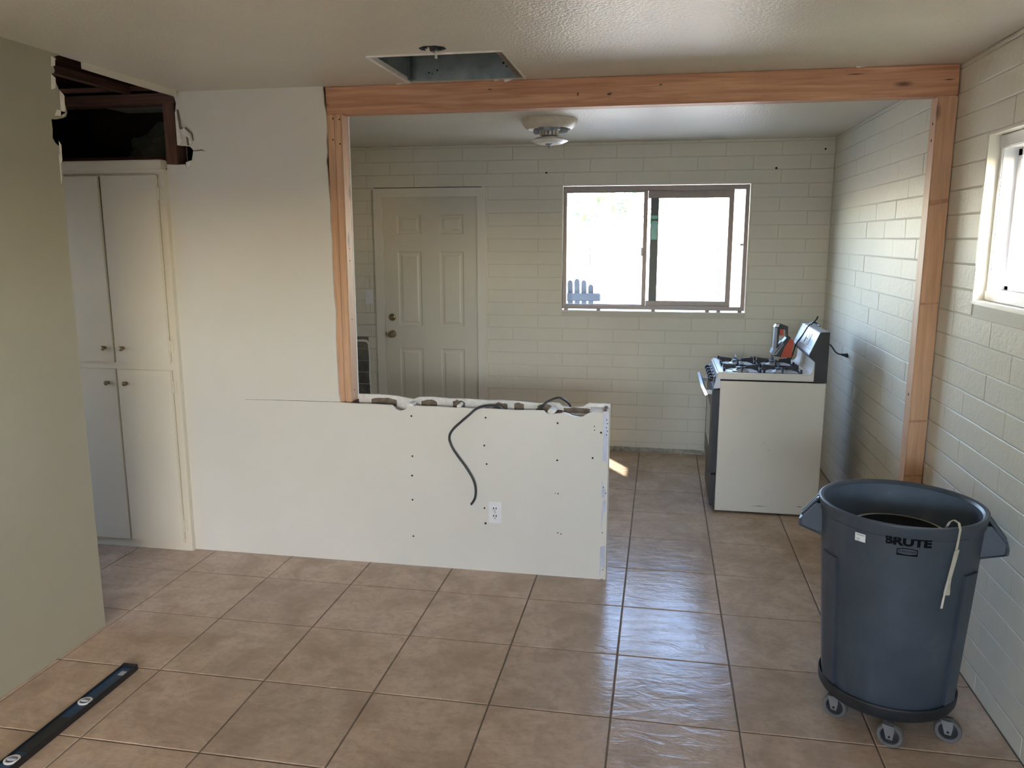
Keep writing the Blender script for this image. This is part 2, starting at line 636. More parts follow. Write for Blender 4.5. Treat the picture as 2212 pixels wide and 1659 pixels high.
# cut ceiling edge: pale strip along the stripped bay
struct(MB().prism([(-0.865, ZC), (-0.865, ZC - 0.026), (-0.60, ZC - 0.029), (-0.21, ZC - 0.030), (-0.205, ZC)], 'x', -2.293, -2.279).build('trim_1', M['trim']))

# ------------------------------------------------------------------ block walls
CH = 0.1016
PROUD = 0.0042
GAP_H, GAP_V = 0.0042, 0.0018
brick_cache = {}


def block_wall(wall, a0, a1, place, openings, joint_even, joint_odd, length, sill_rows=(), individual=lambda a, z: True, raw=None, z_top=ZC):
    """courses of blocks along coordinate a; place(o, a, z) positions the piece"""
    rest_b = []
    k = 0
    n = 0
    while True:
        z0, z1 = k * CH - 0.0195, (k + 1) * CH - 0.0195
        k += 1
        if z0 >= z_top - 0.01: break
        z0c, z1c = max(z0, 0.002), min(z1, z_top - 0.001)
        if z1c - z0c < 0.015: continue
        ln = length
        off = joint_even if (k % 2) else joint_odd
        j0 = math.floor((a0 - off) / ln) - 1
        segs = []
        a = off + j0 * ln
        while a < a1:
            s0, s1 = max(a, a0), min(a + ln, a1)
            a += ln
            if s1 - s0 > 0.012: segs.append((s0, s1))
        for (o0, o1, oz0, oz1) in openings:
            if z1c <= oz0 + 0.02 or z0c >= oz1 - 0.02: continue
            new = []
            for s0, s1 in segs:
                if s1 <= o0 or s0 >= o1: new.append((s0, s1)); continue
                if s0 < o0 - 0.012: new.append((s0, o0))
                if s1 > o1 + 0.012: new.append((o1, s1))
            segs = new
        if raw is not None and z0c < 0.84:      # the bare patch has a straight painted edge
            segs = [t for (p, q_) in segs for t in (((p, -2.2915), (-2.2915, q_)) if p < -2.31 and q_ > -2.27 else ((p, q_),))]
        for s0, s1 in segs:
            zz0, zz1 = z0c, z1c
            for (o0, o1, oz0, oz1) in openings:
                if s1 > o0 and s0 < o1:
                    if zz0 < oz0 < zz1: zz1 = oz0
                    if zz0 < oz1 < zz1: zz0 = oz1
            pieces = [(s0, s1)]
            for (sa0, sa1, sz, sl) in sill_rows:
                if zz0 <= sz <= zz1 and s1 > sa0 and s0 < sa1:
                    nn = max(1, round((s1 - s0) / sl))
                    pieces = [(s0 + (s1 - s0) * q / nn, s0 + (s1 - s0) * (q + 1) / nn) for q in range(nn)]
            for p0, p1 in pieces:
                w, h = p1 - p0 - GAP_V, zz1 - zz0 - GAP_H
                if w < 0.01 or h < 0.012: continue
                ac, zc = (p0 + p1) / 2, (zz0 + zz1) / 2
                d = PROUD + random.uniform(-0.0012, 0.0014)
                israw = raw is not None and raw(ac, zc)
                if individual(ac, zc):
                    key = (round(w, 2), round(h, 2), israw)
                    if key not in brick_cache:
                        brick_cache[key] = brick_mesh(round(w, 3), round(h, 3), PROUD, M['rawblock'] if israw else M['block'])
                    o = link('brick', brick_cache[key], wall)
                    place(o, ac, zc, d - PROUD)
                    n += 1
                else:
                    rest_b.append((w, h, ac, zc, d))
    return n, rest_b


# right wall: window opening between y -1.75 and -0.53
RWY0, RWY1, RWZ0, RWZ1 = -1.09, -0.530, 1.463, 2.104
mb = MB()
x0, x1 = XR + PROUD, XR + WT
mb.box(x0, x1, -6.6, RWY0, -0.1, ZC + 0.1)
mb.box(x0, x1, RWY1, YB + WT, -0.1, ZC + 0.1)
mb.box(x0, x1, RWY0, RWY1, -0.1, RWZ0)
mb.box(x0, x1, RWY0, RWY1, RWZ1, ZC + 0.1)
wall_right = struct(mb.build('wall_right', M['mortar']))


def place_r(o, a, z, e):
    o.location = (XR + PROUD - e, a, z)
    o.rotation_euler = (random.uniform(-.006, .006), 0, -PI / 2 + random.uniform(-.003, .003))


n_r, rb = block_wall(wall_right, -6.47, YB, place_r, [(RWY0, RWY1, RWZ0, RWZ1)], 0.262, 0.465, 0.4035,
                     sill_rows=[(RWY0, RWY1 + 0.05, RWZ0 - 0.04, 0.2)], individual=lambda a, z: a > -1.45)
if rb:
    m2 = MB()
    for w, h, a, z, d in rb:
        m2.box(XR + PROUD - d, XR + PROUD + 0.001, a - w / 2, a + w / 2, z - h / 2, z + h / 2)
    o = m2.build('brick_course', M['block'], wall_right)
    o['kind'] = 'stuff'
# painted reveal of the right window
m2 = MB()
m2.box(XR, XR + WT, RWY1 - 0.004, RWY1 + 0.006, RWZ0, RWZ1)
m2.box(XR, XR + WT, RWY0 - 0.006, RWY0 + 0.004, RWZ0, RWZ1)
m2.box(XR, XR + WT, RWY0, RWY1, RWZ1 - 0.004, RWZ1 + 0.004)
m2.build('reveal', M['trim'], wall_right)
m2 = MB().bbox(XR - 0.003, XR + WT, RWY0, RWY1 + 0.004, RWZ0 - 0.012, RWZ0 + 0.004, 0.004, 2)
m2.build('sill', M['trim'], wall_right)

# back wall: door opening and window opening
BWX0, BWX1, BWZ0, BWZ1 = -0.648, 0.772, 1.143, 2.118
BDX0, BDX1, BDZ1 = -2.150, -1.318, 2.062
mb = MB()
y0, y1 = YB + PROUD, YB + WT
mb.box(-3.05, BDX0, y0, y1, -0.1, ZC + 0.1)
mb.box(BDX0, BDX1, y0, y1, BDZ1, ZC + 0.1)
mb.box(BDX1, BWX0, y0, y1, -0.1, ZC + 0.1)
mb.box(BWX0, BWX1, y0, y1, -0.1, BWZ0)
mb.box(BWX0, BWX1, y0, y1, BWZ1, ZC + 0.1)
mb.box(BWX1, XR + WT, y0, y1, -0.1, ZC + 0.1)
wall_back = struct(mb.build('wall_back', M['mortar']))


def place_b(o, a, z, e):
    o.location = (a, YB + PROUD - e, z)
    o.rotation_euler = (random.uniform(-.003, .003), 0, random.uniform(-.002, .002))


n_b, rb = block_wall(wall_back, -3.0, XR - 0.002, place_b, [(BWX0, BWX1, BWZ0, BWZ1), (BDX0, BDX1, -0.1, BDZ1)], -0.843, -1.046, 0.406,
                     sill_rows=[(BWX0, BWX1, BWZ0 - 0.04, 0.2)], individual=lambda a, z: a > -2.62,
                     raw=lambda a, z: a < -2.29 and z < 0.86)
if rb:
    m2 = MB()
    for w, h, a, z, d in rb:
        m2.box(a - w / 2, a + w / 2, YB + PROUD - d, YB + PROUD + 0.001, z - h / 2, z + h / 2)
    o = m2.build('brick_course', M['block'], wall_back)
    o['kind'] = 'stuff'
# painted lip of the window opening (light catches it above and below the frame)
m2 = MB()
m2.box(BWX0 - 0.006, BWX1 + 0.006, YB - 0.002, YB + WT, BWZ1 - 0.003, BWZ1 + 0.005)
m2.box(BWX0 - 0.006, BWX0 + 0.001, YB - 0.002, YB + WT, BWZ0, BWZ1)
m2.box(BWX1 - 0.001, BWX1 + 0.006, YB - 0.002, YB + WT, BWZ0, BWZ1)
m2.box(BWX0 - 0.006, BWX1 + 0.006, YB - 0.004, YB + WT, BWZ0 - 0.006, BWZ0 + 0.001)
m2.build('reveal', M['trim'], wall_back)
# ragged paint edge beside the bare patch where a cabinet stood
pts = [(-2.40, 0.866), (-2.34, 0.872), (-2.30, 0.866), (-2.284, 0.84), (-2.279, 0.70), (-2.283, 0.55), (-2.276, 0.40), (-2.281, 0.2), (-2.277, 0.0),
       (-2.291, 0.0), (-2.293, 0.2), (-2.288, 0.42), (-2.295, 0.55), (-2.291, 0.71), (-2.297, 0.83), (-2.31, 0.85), (-2.40, 0.852)]
MB().prism(pts, 'y', YB - 0.0015, YB + 0.004).build('paint_edge', M['gypsum'], wall_back)

# kitchen side wall and rear walls (out of view)
struct(MB().box(-3.05, -2.95, 0.46, YB + WT, 0, ZC + 0.05).build('wall_kitchen_left', M['drywall']))
mb = MB()
RGX0, RGX1, RGZ1 = -1.6, 0.9, 2.1
mb.box(-2.5, RGX0, -6.60, -6.48, 0, ZC)
mb.box(RGX1, XR + WT, -6.60, -6.48, 0, ZC)
mb.box(RGX0, RGX1, -6.60, -6.48, RGZ1, ZC)
struct(mb.build('wall_rear', M['drywall']))
w3 = struct(MB().box(RGX0, RGX0 + 0.06, -6.58, -6.52, 0, RGZ1).box(RGX1 - 0.06, RGX1, -6.58, -6.52, 0, RGZ1).box(-0.38, -0.32, -6.58, -6.52, 0, RGZ1)
            .box(RGX0, RGX1, -6.58, -6.52, RGZ1 - 0.06, RGZ1).box(RGX0, RGX1, -6.58, -6.52, 0, 0.05).build('window_3', M['whiteplastic']))
MB().box(RGX0 + 0.06, RGX1 - 0.06, -6.552, -6.548, 0.05, RGZ1 - 0.06).build('pane', M['glass'], w3)

# baseboard residue along the back wall
pts = [(-1.25, 0.0)]
x = -1.25
while x < XR - 0.01:
    pts.append((x, 0.036 + random.uniform(-0.004, 0.004)))
    x += 0.07
pts += [(XR - 0.008, 0.034), (XR - 0.008, 0.0)]
bb = struct(MB().prism(pts, 'y', YB - 0.006, YB + 0.004).build('baseboard_back', M['residue']))


def nail_hole(parent, x, y, z, r, axis='y', name='nail_hole'):
    m = MB()
    s = 8
    prof = [(r, 0.0), (r * 0.8, 0.0012), (r * 0.3, 0.0012)]
    if axis == 'y':
        m.lathe(prof, s, (x, y, z), True, 'y')
    else:
        m.lathe([(a, -b) for a, b in prof], s, (x, y, z), True, 'x')
    return m.build(name, M['hole'], parent)


for hx, hz, r in ((-0.78, 2.217, 0.008), (0.946, 2.224, 0.009), (1.285, 2.355, 0.007)):
    nail_hole(wall_back, hx, YB - 0.0005, hz, r)
nail_hole(wall_right, XR, -0.36, 2.16, 0.008, 'x')

# ------------------------------------------------------------------ back door (six panels)
door = struct(MB().box(BDX0, BDX0 + 0.018, YB + 0.0, YB + 0.12, 0, BDZ1).box(BDX1 - 0.013, BDX1, YB, YB + 0.12, 0, BDZ1)
              .box(BDX0, BDX1, YB, YB + 0.12, BDZ1 - 0.014, BDZ1).build('door_1', M['trim']))
# casing with mitred corners
tx0, tx1, tz, tw = -2.203, -1.263, 2.112, 0.070
yc0, yc1 = YB - 0.022, YB + 0.002
MB().prism([(tx0, 0), (tx0 + tw, 0), (tx0 + tw, tz - tw), (tx0, tz)], 'y', yc0, yc1).build('casing', M['trim'], door)
MB().prism([(tx1, 0), (tx1, tz), (tx1 - tw, tz - tw), (tx1 - tw, 0)], 'y', yc0, yc1).build('casing', M['trim'], door)
MB().prism([(tx0, tz), (tx0 + tw, tz - tw), (tx1 - tw, tz - tw), (tx1, tz)], 'y', yc0, yc1).build('casing', M['trim'], door)
dx0, dx1, dz0, dz1 = -2.130, -1.334, 0.012, 2.042
YD = YB - 0.004
# slab built as a grid with sunk moulded panels
pan_x = [(-2.012, -1.809), (-1.655, -1.452)]
pan_z = [(1.746, 1.902), (0.993, 1.607), (0.25, 0.808)]
xs = sorted({dx0, dx1, *[v for p in pan_x for v in p]})
zs = sorted({dz0, dz1, *[v for p in pan_z for v in p]})
m = MB()
for i in range(len(xs) - 1):
    for j in range(len(zs) - 1):
        if (xs[i], xs[i + 1]) in pan_x and (zs[j], zs[j + 1]) in pan_z:
            continue
        m.add([(xs[i], YD, zs[j]), (xs[i + 1], YD, zs[j]), (xs[i + 1], YD, zs[j + 1]), (xs[i], YD, zs[j + 1])], [(0, 1, 2, 3)])
m.box(dx0, dx1, YD + 0.012, YD + 0.042, dz0, dz1)
for a, b, c, d in ((dx0, dx0, dz0, dz1), (dx1, dx1, dz0, dz1)):
    m.add([(a, YD, c), (a, YD + 0.012, c), (a, YD + 0.012, d), (a, YD, d)], [(0, 1, 2, 3)])
m.add([(dx0, YD, dz1), (dx1, YD, dz1), (dx1, YD + 0.012, dz1), (dx0, YD + 0.012, dz1)], [(0, 1, 2, 3)])
slab = m.build('door_slab', M['door'], door)
for (px0, px1) in pan_x:
    for (pz0, pz1) in pan_z:
        m = MB()
        rings = [(0, 0), (0.010, 0.009), (0.026, 0.009), (0.040, 0.003)]
        V, F = [], []
        for (ins, dep) in rings:
            V += [(px0 + ins, YD + dep, pz0 + ins), (px1 - ins, YD + dep, pz0 + ins), (px1 - ins, YD + dep, pz1 - ins), (px0 + ins, YD + dep, pz1 - ins)]
        for r_ in range(3):
            for k in range(4):
                k2 = (k + 1) % 4
                F.append((r_ * 4 + k, r_ * 4 + k2, r_ * 4 + 4 + k2, r_ * 4 + 4 + k))
        F.append((12, 13, 14, 15))
        m.add(V, F)
        m.build('door_panel', M['door'], slab)
kx = -2.071
m = MB().lathe([(0.031, 0), (0.031, 0.006), (0.014, 0.010), (0.012, 0.030), (0.024, 0.040), (0.028, 0.052), (0.024, 0.064), (0.010, 0.068)], 20, (kx, YD, 0.924), True, 'y')
lab(m.build('door_knob', M['brass'], slab, True), 'aged brass door knob')
m = MB().lathe([(0.030, 0), (0.030, 0.008), (0.024, 0.014), (0.020, 0.016)], 20, (kx, YD, 1.064), True, 'y').bbox(kx - 0.004, kx + 0.004, YD - 0.030, YD - 0.014, 1.050, 1.078, 0.002)
lab(m.build('deadbolt', M['brass'], slab, True), 'aged brass deadbolt turn')
MB().bbox(dx0 - 0.012, dx0 + 0.003, YD - 0.004, YD + 0.003, 0.908, 0.94, 0.001).build('latch_plate', M['brass'], door)
for hz in (1.83, 1.08, 0.30):
    MB().lathe([(0.006, -0.045), (0.007, -0.044), (0.007, 0.044), (0.006, 0.045)], 8, (dx1 + 0.004, YD - 0.004, hz)).build('hinge', M['door'], door, True)
# dark crack over the casing
MB().box(-2.20, -1.30, YB - 0.004, YB + 0.001, tz + 0.0005, tz + 0.006).build('caulk_gap', M['hole'], door)

# light switch beside the door
sw = thing('light_switch', 'white light switch on the block wall left of the back door', 'light switch', (-2.272, YB, 1.23))
MB().bbox(-2.307, -2.237, YB - 0.006, YB + 0.001, 1.172, 1.288, 0.003, 2).build('cover_plate', M['whiteplastic'], sw, True)
MB().prism([(YB - 0.006, 1.218), (YB - 0.006, 1.242), (YB - 0.015, 1.246), (YB - 0.013, 1.238)], 'x', -2.277, -2.267).build('toggle', M['whiteplastic'], sw)

# ------------------------------------------------------------------ back window (brown sliding window)
win = struct(bpy.data.objects.new('window_1', None))
COL.objects.link(win)
win.location = (0.065, YB, BWZ0)
WF0, WF1, WFz0, WFz1 = -0.643, 0.766, 1.158, 2.110
yf0, yf1 = YB - 0.004, YB + 0.075


def rail(name, x0, x1, z0, z1, ya, yb, mat, par, b=0.003):
    return MB().bbox(x0, x1, ya, yb, z0, z1, b).build(name, mat, par)


rail('frame_jamb', WF0, WF0 + 0.030, WFz0, WFz1, yf0, yf1, M['brownalu'], win)
rail('frame_jamb', WF1 - 0.030, WF1, WFz0, WFz1, yf0, yf1, M['brownalu'], win)
rail('frame_head', WF0, WF1, WFz1 - 0.036, WFz1, yf0 - 0.001, yf1, M['brownalu'], win)
rail('frame_sill', WF0, WF1, WFz0, WFz0 + 0.030, yf0 - 0.001, yf1, M['brownalu'], win)
for sx in (-0.63, -0.37, 0.06, 0.475, 0.56, 0.72):
    MB().box(sx, sx + 0.03, YB + 0.01, YB + 0.06, BWZ0 + 0.0005, WFz0 + 0.001).build('shim', M['brownalu'], win)
# fixed light on the left
rail('meeting_stile', -0.020, 0.012, WFz0 + 0.02, WFz1 - 0.02, YB + 0.010, YB + 0.040, M['brownalu'], win)
rail('bead', WF0 + 0.028, -0.018, WFz0 + 0.028, WFz0 + 0.038, YB + 0.018, YB + 0.032, M['brownalu'], win)
rail('bead', WF0 + 0.028, -0.018, WFz1 - 0.050, WFz1 - 0.034, YB + 0.018, YB + 0.032, M['brownalu'], win)
MB().box(WF0 + 0.028, -0.018, YB + 0.023, YB + 0.027, WFz0 + 0.03, WFz1 - 0.036).build('pane', M['glass'], win)
# sliding sash standing a little open
sash = rail('sash', 0.012, 0.660, 2.016, 2.076, YB + 0.045, YB + 0.070, M['brownalu'], win)
rail('sash_rail', 0.012, 0.660, WFz0 + 0.028, 1.226, YB + 0.045, YB + 0.070, M['brownalu'], sash)
lab(rail('sash_stile', 0.034, 0.096, 1.22, 2.02, YB + 0.045, YB + 0.070, M['sashgreen'], sash), 'greenish grey stile of the sliding sash')
rail('sash_stile', 0.622, 0.660, 1.22, 2.02, YB + 0.045, YB + 0.070, M['brownalu'], sash)
MB().box(0.09, 0.628, YB + 0.055, YB + 0.059, 1.215, 2.025).build('pane', M['glass'], sash)
for (za, zb) in ((1.70, 1.845), (1.86, 1.885)):
    lab(MB().box(0.042, 0.088, YB + 0.0435, YB + 0.0455, za, zb).build('teal_strip', M['teal'], sash), 'teal strip on the sash stile')  # flat teal strips laid on the stile
lab(MB().bbox(-0.032, -0.018, YB + 0.004, YB + 0.014, 1.575, 1.64, 0.003).build('latch', M['whiteplastic'], win), 'small white latch')
MB().bbox(WF1 - 0.052, WF1 - 0.03, YB + 0.01, YB + 0.03, 1.655, 1.670, 0.002).build('catch', M['brownalu'], win)

# ------------------------------------------------------------------ right window (white frame)
w2 = struct(bpy.data.objects.new('window_2', None))
COL.objects.link(w2)
w2.location = (XR + 0.1, -0.75, RWZ0)
fx0, fx1 = XR + 0.040, XR + 0.140
fw = 0.026
for nm, a in (('frame_jamb', (RWY1 - 0.006 - fw, RWY1 - 0.006, RWZ0 + 0.005, RWZ1 - 0.006)),
              ('frame_jamb', (RWY0 + 0.006, RWY0 + 0.006 + fw, RWZ0 + 0.005, RWZ1 - 0.006)),
              ('frame_head', (RWY0 + 0.006, RWY1 - 0.006, RWZ1 - 0.006 - 0.05, RWZ1 - 0.006)),
              ('frame_sill', (RWY0 + 0.006, RWY1 - 0.006, RWZ0 + 0.005, RWZ0 + 0.046))):
    MB().bbox(fx0 + (0.004 if 'jamb' in nm else 0), fx1, a[0], a[1], a[2], a[3], 0.004, 2).build(nm, M['whiteplastic'], w2)
sx0, sx1 = XR + 0.098, XR + 0.128
sy0, sy1, sz0, sz1 = RWY0 + 0.034, RWY1 - 0.034, RWZ0 + 0.046, RWZ1 - 0.058
sash2 = MB().bbox(sx0, sx1, sy1 - 0.036, sy1, sz0, sz1, 0.003).build('sash', M['whiteplastic'], w2)
MB().bbox(sx0, sx1, sy0, sy0 + 0.035, sz0, sz1, 0.003).build('sash_stile', M['whiteplastic'], sash2)
MB().bbox(sx0, sx1, sy0, sy1, sz0, sz0 + 0.020, 0.003).build('sash_rail', M['whiteplastic'], sash2)
MB().bbox(sx0, sx1, sy0, sy1, sz1 - 0.03, sz1, 0.003).build('sash_rail', M['whiteplastic'], sash2)
MB().box(sx0 + 0.015, sx0 + 0.019, sy0 + 0.03, sy1 - 0.03, sz0 + 0.015, sz1 - 0.025).build('pane', M['glass'], sash2)

# ------------------------------------------------------------------ left plaster wall with its torn end
out = [(-6.48, 0.0), (-1.063, 0.0), (-1.062, 0.9), (-1.060, 1.628), (-1.052, 1.90), (-1.050, 2.00), (-1.056, 2.04), (-1.058, 2.079), (-1.075, 2.09), (-1.088, 2.108),
       (-1.083, 2.14), (-1.084, 2.182), (-1.058, 2.183), (-1.018, 2.194), (-1.000, 2.203), (-0.992, 2.218), (-0.998, 2.243), (-1.012, 2.272), (-1.028, 2.306), (-1.044, 2.335),
       (-1.059, 2.358), (-1.046, 2.362), (-1.039, 2.372), (-1.046, 2.390), (-1.036, 2.397), (-1.044, 2.410), (-1.022, 2.418), (-1.034, 2.427), (-1.000, 2.440), (-6.48, 2.44)]
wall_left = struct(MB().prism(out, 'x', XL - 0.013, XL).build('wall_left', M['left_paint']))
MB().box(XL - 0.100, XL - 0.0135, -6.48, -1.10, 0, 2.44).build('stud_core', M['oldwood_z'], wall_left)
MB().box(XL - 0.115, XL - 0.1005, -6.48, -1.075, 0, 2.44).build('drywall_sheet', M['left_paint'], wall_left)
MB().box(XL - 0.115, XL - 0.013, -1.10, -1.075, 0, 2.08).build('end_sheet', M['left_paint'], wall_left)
# pale torn paper along the broken edge
for (y_, z_, w_, h_) in ((-1.052, 2.055, 0.014, 0.09), (-1.035, 2.21, 0.06, 0.025), (-1.062, 1.99, 0.008, 0.12), (-1.055, 2.325, 0.03, 0.06), (-1.045, 2.405, 0.026, 0.04), (-1.015, 2.25, 0.03, 0.10)):
    MB().prism([(y_ - w_ / 2, z_ - h_ / 2), (y_ + w_ / 3, z_ - h_ / 3), (y_ + w_ / 2, z_ + h_ / 3), (y_ - w_ / 4, z_ + h_ / 2)], 'x', XL - 0.0005, XL + 0.0012).build('torn_paper', M['gypsum'], wall_left)
# hallway end
struct(MB().box(-4.2, -3.116, -0.170, -0.157, 0, 2.385).build('wall_hallway_back', M['drywall']))
HW = (-1.60, -0.80, 0.95, 1.75)
struct(MB().box(-4.3, -4.2, -2.2, HW[0], 0, 2.44).box(-4.3, -4.2, HW[1], 0.5, 0, 2.44).box(-4.3, -4.2, HW[0], HW[1], 0, HW[2]).box(-4.3, -4.2, HW[0], HW[1], HW[3], 2.44).build('wall_hallway_end', M['drywall']))
w4 = struct(MB().box(-4.28, -4.22, HW[0], HW[0] + 0.04, HW[2], HW[3]).box(-4.28, -4.22, HW[1] - 0.04, HW[1], HW[2], HW[3]).box(-4.28, -4.22, HW[0], HW[1], HW[2], HW[2] + 0.04)
            .box(-4.28, -4.22, HW[0], HW[1], HW[3] - 0.04, HW[3]).build('window_4', M['whiteplastic']))
MB().box(-4.252, -4.248, HW[0] + 0.04, HW[1] - 0.04, HW[2] + 0.04, HW[3] - 0.04).build('pane', M['glass'], w4)
struct(MB().box(-4.2, XL - 0.115, -2.0, -1.9, 0, 2.44).build('wall_hallway_side', M['drywall']))

# ------------------------------------------------------------------ partition wall (cut down to a half wall on the right)
T = 0.0127
yf_ = YP + T
front = [(-2.386, 0.0), (-0.126, 0.0), (-0.126, 0.872),
         (-0.129, 0.871), (-0.183, 0.872), (-0.205, 0.862), (-0.217, 0.855), (-0.228, 0.846), (-0.244, 0.843), (-0.262, 0.846), (-0.285, 0.849), (-0.300, 0.858), (-0.320, 0.863),
         (-0.340, 0.857), (-0.361, 0.855), (-0.385, 0.853), (-0.409, 0.856), (-0.423, 0.869), (-0.50, 0.868), (-0.556, 0.865), (-0.605, 0.866), (-0.70, 0.868), (-0.797, 0.866), (-0.84, 0.868), (-0.883, 0.866),
         (-0.97, 0.869), (-1.043, 0.868), (-1.085, 0.870), (-1.102, 0.866), (-1.132, 0.862), (-1.142, 0.848), (-1.167, 0.839), (-1.192, 0.846), (-1.204, 0.858), (-1.213, 0.867), (-1.30, 0.869), (-1.401, 0.868),
         (-1.493, 0.871), (-1.500, 0.913), (-1.5025, 1.051), (-1.5045, 1.20), (-1.502, 1.246), (-1.498, 1.342), (-1.505, 1.437), (-1.507, 1.578), (-1.503, 1.70), (-1.507, 1.809), (-1.505, 1.88), (-1.510, 1.955),
         (-1.512, 2.03), (-1.517, 2.09), (-1.509, 2.13), (-1.511, 2.188), (-1.505, 2.25), (-1.508, 2.32), (-1.516, 2.36), (-1.519, 2.44),
         (-2.322, 2.44), (-2.318, 2.414), (-2.310, 2.387), (-2.319, 2.33), (-2.313, 2.27), (-2.316, 2.21), (-2.306, 2.178), (-2.27, 2.176), (-2.249, 2.173), (-2.231, 2.154), (-2.238, 2.125), (-2.246, 2.099),
         (-2.262, 2.094), (-2.272, 2.060), (-2.283, 2.086), (-2.33, 2.084), (-2.386, 2.087)]
wall_part = struct(MB().prism(front, 'y', YP, yf_).build('wall_partition', M['drywall']))
back = [(-2.386, 0), (-0.100, 0), (-0.100, 0.892), (-0.130, 0.893), (-0.155, 0.891), (-0.21, 0.893), (-0.24, 0.874), (-0.29, 0.868), (-0.34, 0.872), (-0.36, 0.888), (-0.42, 0.890), (-0.46, 0.882), (-0.55, 0.889), (-0.66, 0.892), (-0.74, 0.889), (-0.84, 0.893),
        (-0.93, 0.891), (-1.03, 0.896), (-1.10, 0.893), (-1.13, 0.880), (-1.17, 0.886), (-1.22, 0.895), (-1.33, 0.900), (-1.434, 0.898), (-1.434, 2.44), (-2.386, 2.44)]
MB().prism(back, 'y', -0.068, -0.0555).build('drywall_sheet', M['gypsum'], wall_part)
# kitchen-side paper colour
MB().prism(back, 'y', -0.0553, -0.0545).build('kitchen_paint', M['drywall'], wall_part)
# end cap and corner beads
MB().box(-0.1265, -0.114, -0.160, -0.068, 0.0, 0.882).build('end_stud', M['oldwood_z'], wall_part)
MB().box(-0.114, -0.1015, YP + 0.0005, -0.0555, 0, 0.872).build('end_sheet', M['drywall'], wall_part)
MB().prism([(-0.195, YP), (-0.098, YP), (-0.098, -0.055), (-0.195, -0.055)], 'z', 0.8725, 0.8755).build('cap_strip', M['gypsum'], wall_part)
m = MB().box(-0.128, -0.0995, YP - 0.0012, YP + 0.0008, 0.004, 0.8735)
m.box(-0.1014, -0.0995, YP - 0.001, -0.142, 0.004, 0.8735)
bead = m.build('corner_bead', M['drywall'], wall_part)
# patches where the paint has chipped off the bead
for pts in ([(-0.127, 0.868), (-0.104, 0.868), (-0.106, 0.62), (-0.127, 0.628)],
            [(-0.127, 0.532), (-0.120, 0.50), (-0.108, 0.47), (-0.112, 0.44), (-0.120, 0.432), (-0.128, 0.44)],
            [(-0.115, 0.43), (-0.105, 0.418), (-0.104, 0.37), (-0.118, 0.35), (-0.127, 0.26), (-0.128, 0.36), (-0.123, 0.41)],
            [(-0.130, 0.175), (-0.106, 0.185), (-0.105, 0.06), (-0.124, 0.075), (-0.130, 0.005)]):
    lab(MB().prism(pts, 'y', YP - 0.0022, YP - 0.0010).build('chipped_patch', M['bead'], bead), 'bare bluish metal where paint chipped off')
# studs and plate inside
for sx in (-0.36, -0.72, -1.11):
    MB().box(sx - 0.019, sx + 0.019, yf_, -0.068, 0.0, 0.853).build('stud', M['oldwood_z'], wall_part)
MB().box(-1.49, -0.1265, yf_ + 0.0005, -0.0685, 0.70, 0.815).build('blocking', M['dark'], wall_part)
MB().box(-1.49, -1.43, yf_ + 0.0005, -0.0685, 0.8155, 0.8722).build('sill_block', M['oldwood'], wall_part)
for (xa, xb, za) in ((-1.36, -1.22, 0.872), (-1.085, -1.00, 0.870), (-0.915, -0.85, 0.873), (-0.70, -0.625, 0.868), (-0.47, -0.385, 0.866), (-0.335, -0.19, 0.858), (-0.59, -0.54, 0.873)):
    pts = [(xa, 0.84)] + [(xb, 0.84)] + [(xb + (xa - xb) * q / 6, za + 0.012 * math.sin(PI * (q + .3) / 7) + random.uniform(-.004, .004)) for q in range(7)]
    lab(MB().prism(pts, 'y', -0.0692, -0.0679).build('torn_pocket', M['cardboard'], wall_part), 'brown torn pocket in the broken top')
# chunks of plaster left on the broken top
for (cx_, w_, z_) in ((-0.385, 0.045, 0.866), (-1.118, 0.05, 0.866), (-0.86, 0.02, 0.872)):
    m = MB()
    n_ = 7
    ring = [(cx_ + w_ / 2 * math.cos(2 * PI * k / n_) * random.uniform(.7, 1.1), z_ + 0.012 * math.sin(2 * PI * k / n_) * random.uniform(.7, 1.2)) for k in range(n_)]
    m.prism(ring, 'y', YP + 0.004, -0.10)
    lab(m.build('plaster_chunk', M['gypsum'], wall_part), 'crumbled plaster left on the broken top')
# horizontal crack
MB().prism([(-2.03, 0.868), (-1.7, 0.871), (-1.49, 0.872), (-1.49, 0.8735), (-1.7, 0.873), (-2.03, 0.869)], 'y', YP - 0.0006, YP + 0.0005).build('crack', M['hole'], wall_part)
# peeled paper beside the hole over the closet
for pts in ([(-2.316, 2.34), (-2.300, 2.36), (-2.296, 2.25), (-2.285, 2.20), (-2.300, 2.178), (-2.316, 2.18)],
            [(-2.296, 2.262), (-2.270, 2.262), (-2.245, 2.236), (-2.232, 2.19), (-2.246, 2.178), (-2.256, 2.215), (-2.285, 2.235)],
            [(-2.276, 2.094), (-2.246, 2.104), (-2.250, 2.080), (-2.268, 2.062)]):
    lab(MB().prism(pts, 'y', YP - 0.006, YP + 0.001).build('torn_paper', M['gypsum'], wall_part), 'torn white drywall paper at the hole edge')
for pts in ([(-2.306, 2.355), (-2.297, 2.352), (-2.288, 2.27), (-2.276, 2.262), (-2.290, 2.255), (-2.297, 2.262)], [(-2.262, 2.268), (-2.228, 2.236), (-2.226, 2.20), (-2.234, 2.234), (-2.266, 2.260)],
            [(-2.262, 2.222), (-2.250, 2.214), (-2.250, 2.180), (-2.260, 2.178)], [(-2.226, 2.152), (-2.180, 2.156), (-2.168, 2.146), (-2.178, 2.151), (-2.226, 2.149)]):
    MB().prism(pts, 'y', YP - 0.0072, YP + 0.001).build('torn_crack', M['cardboard'], wall_part)
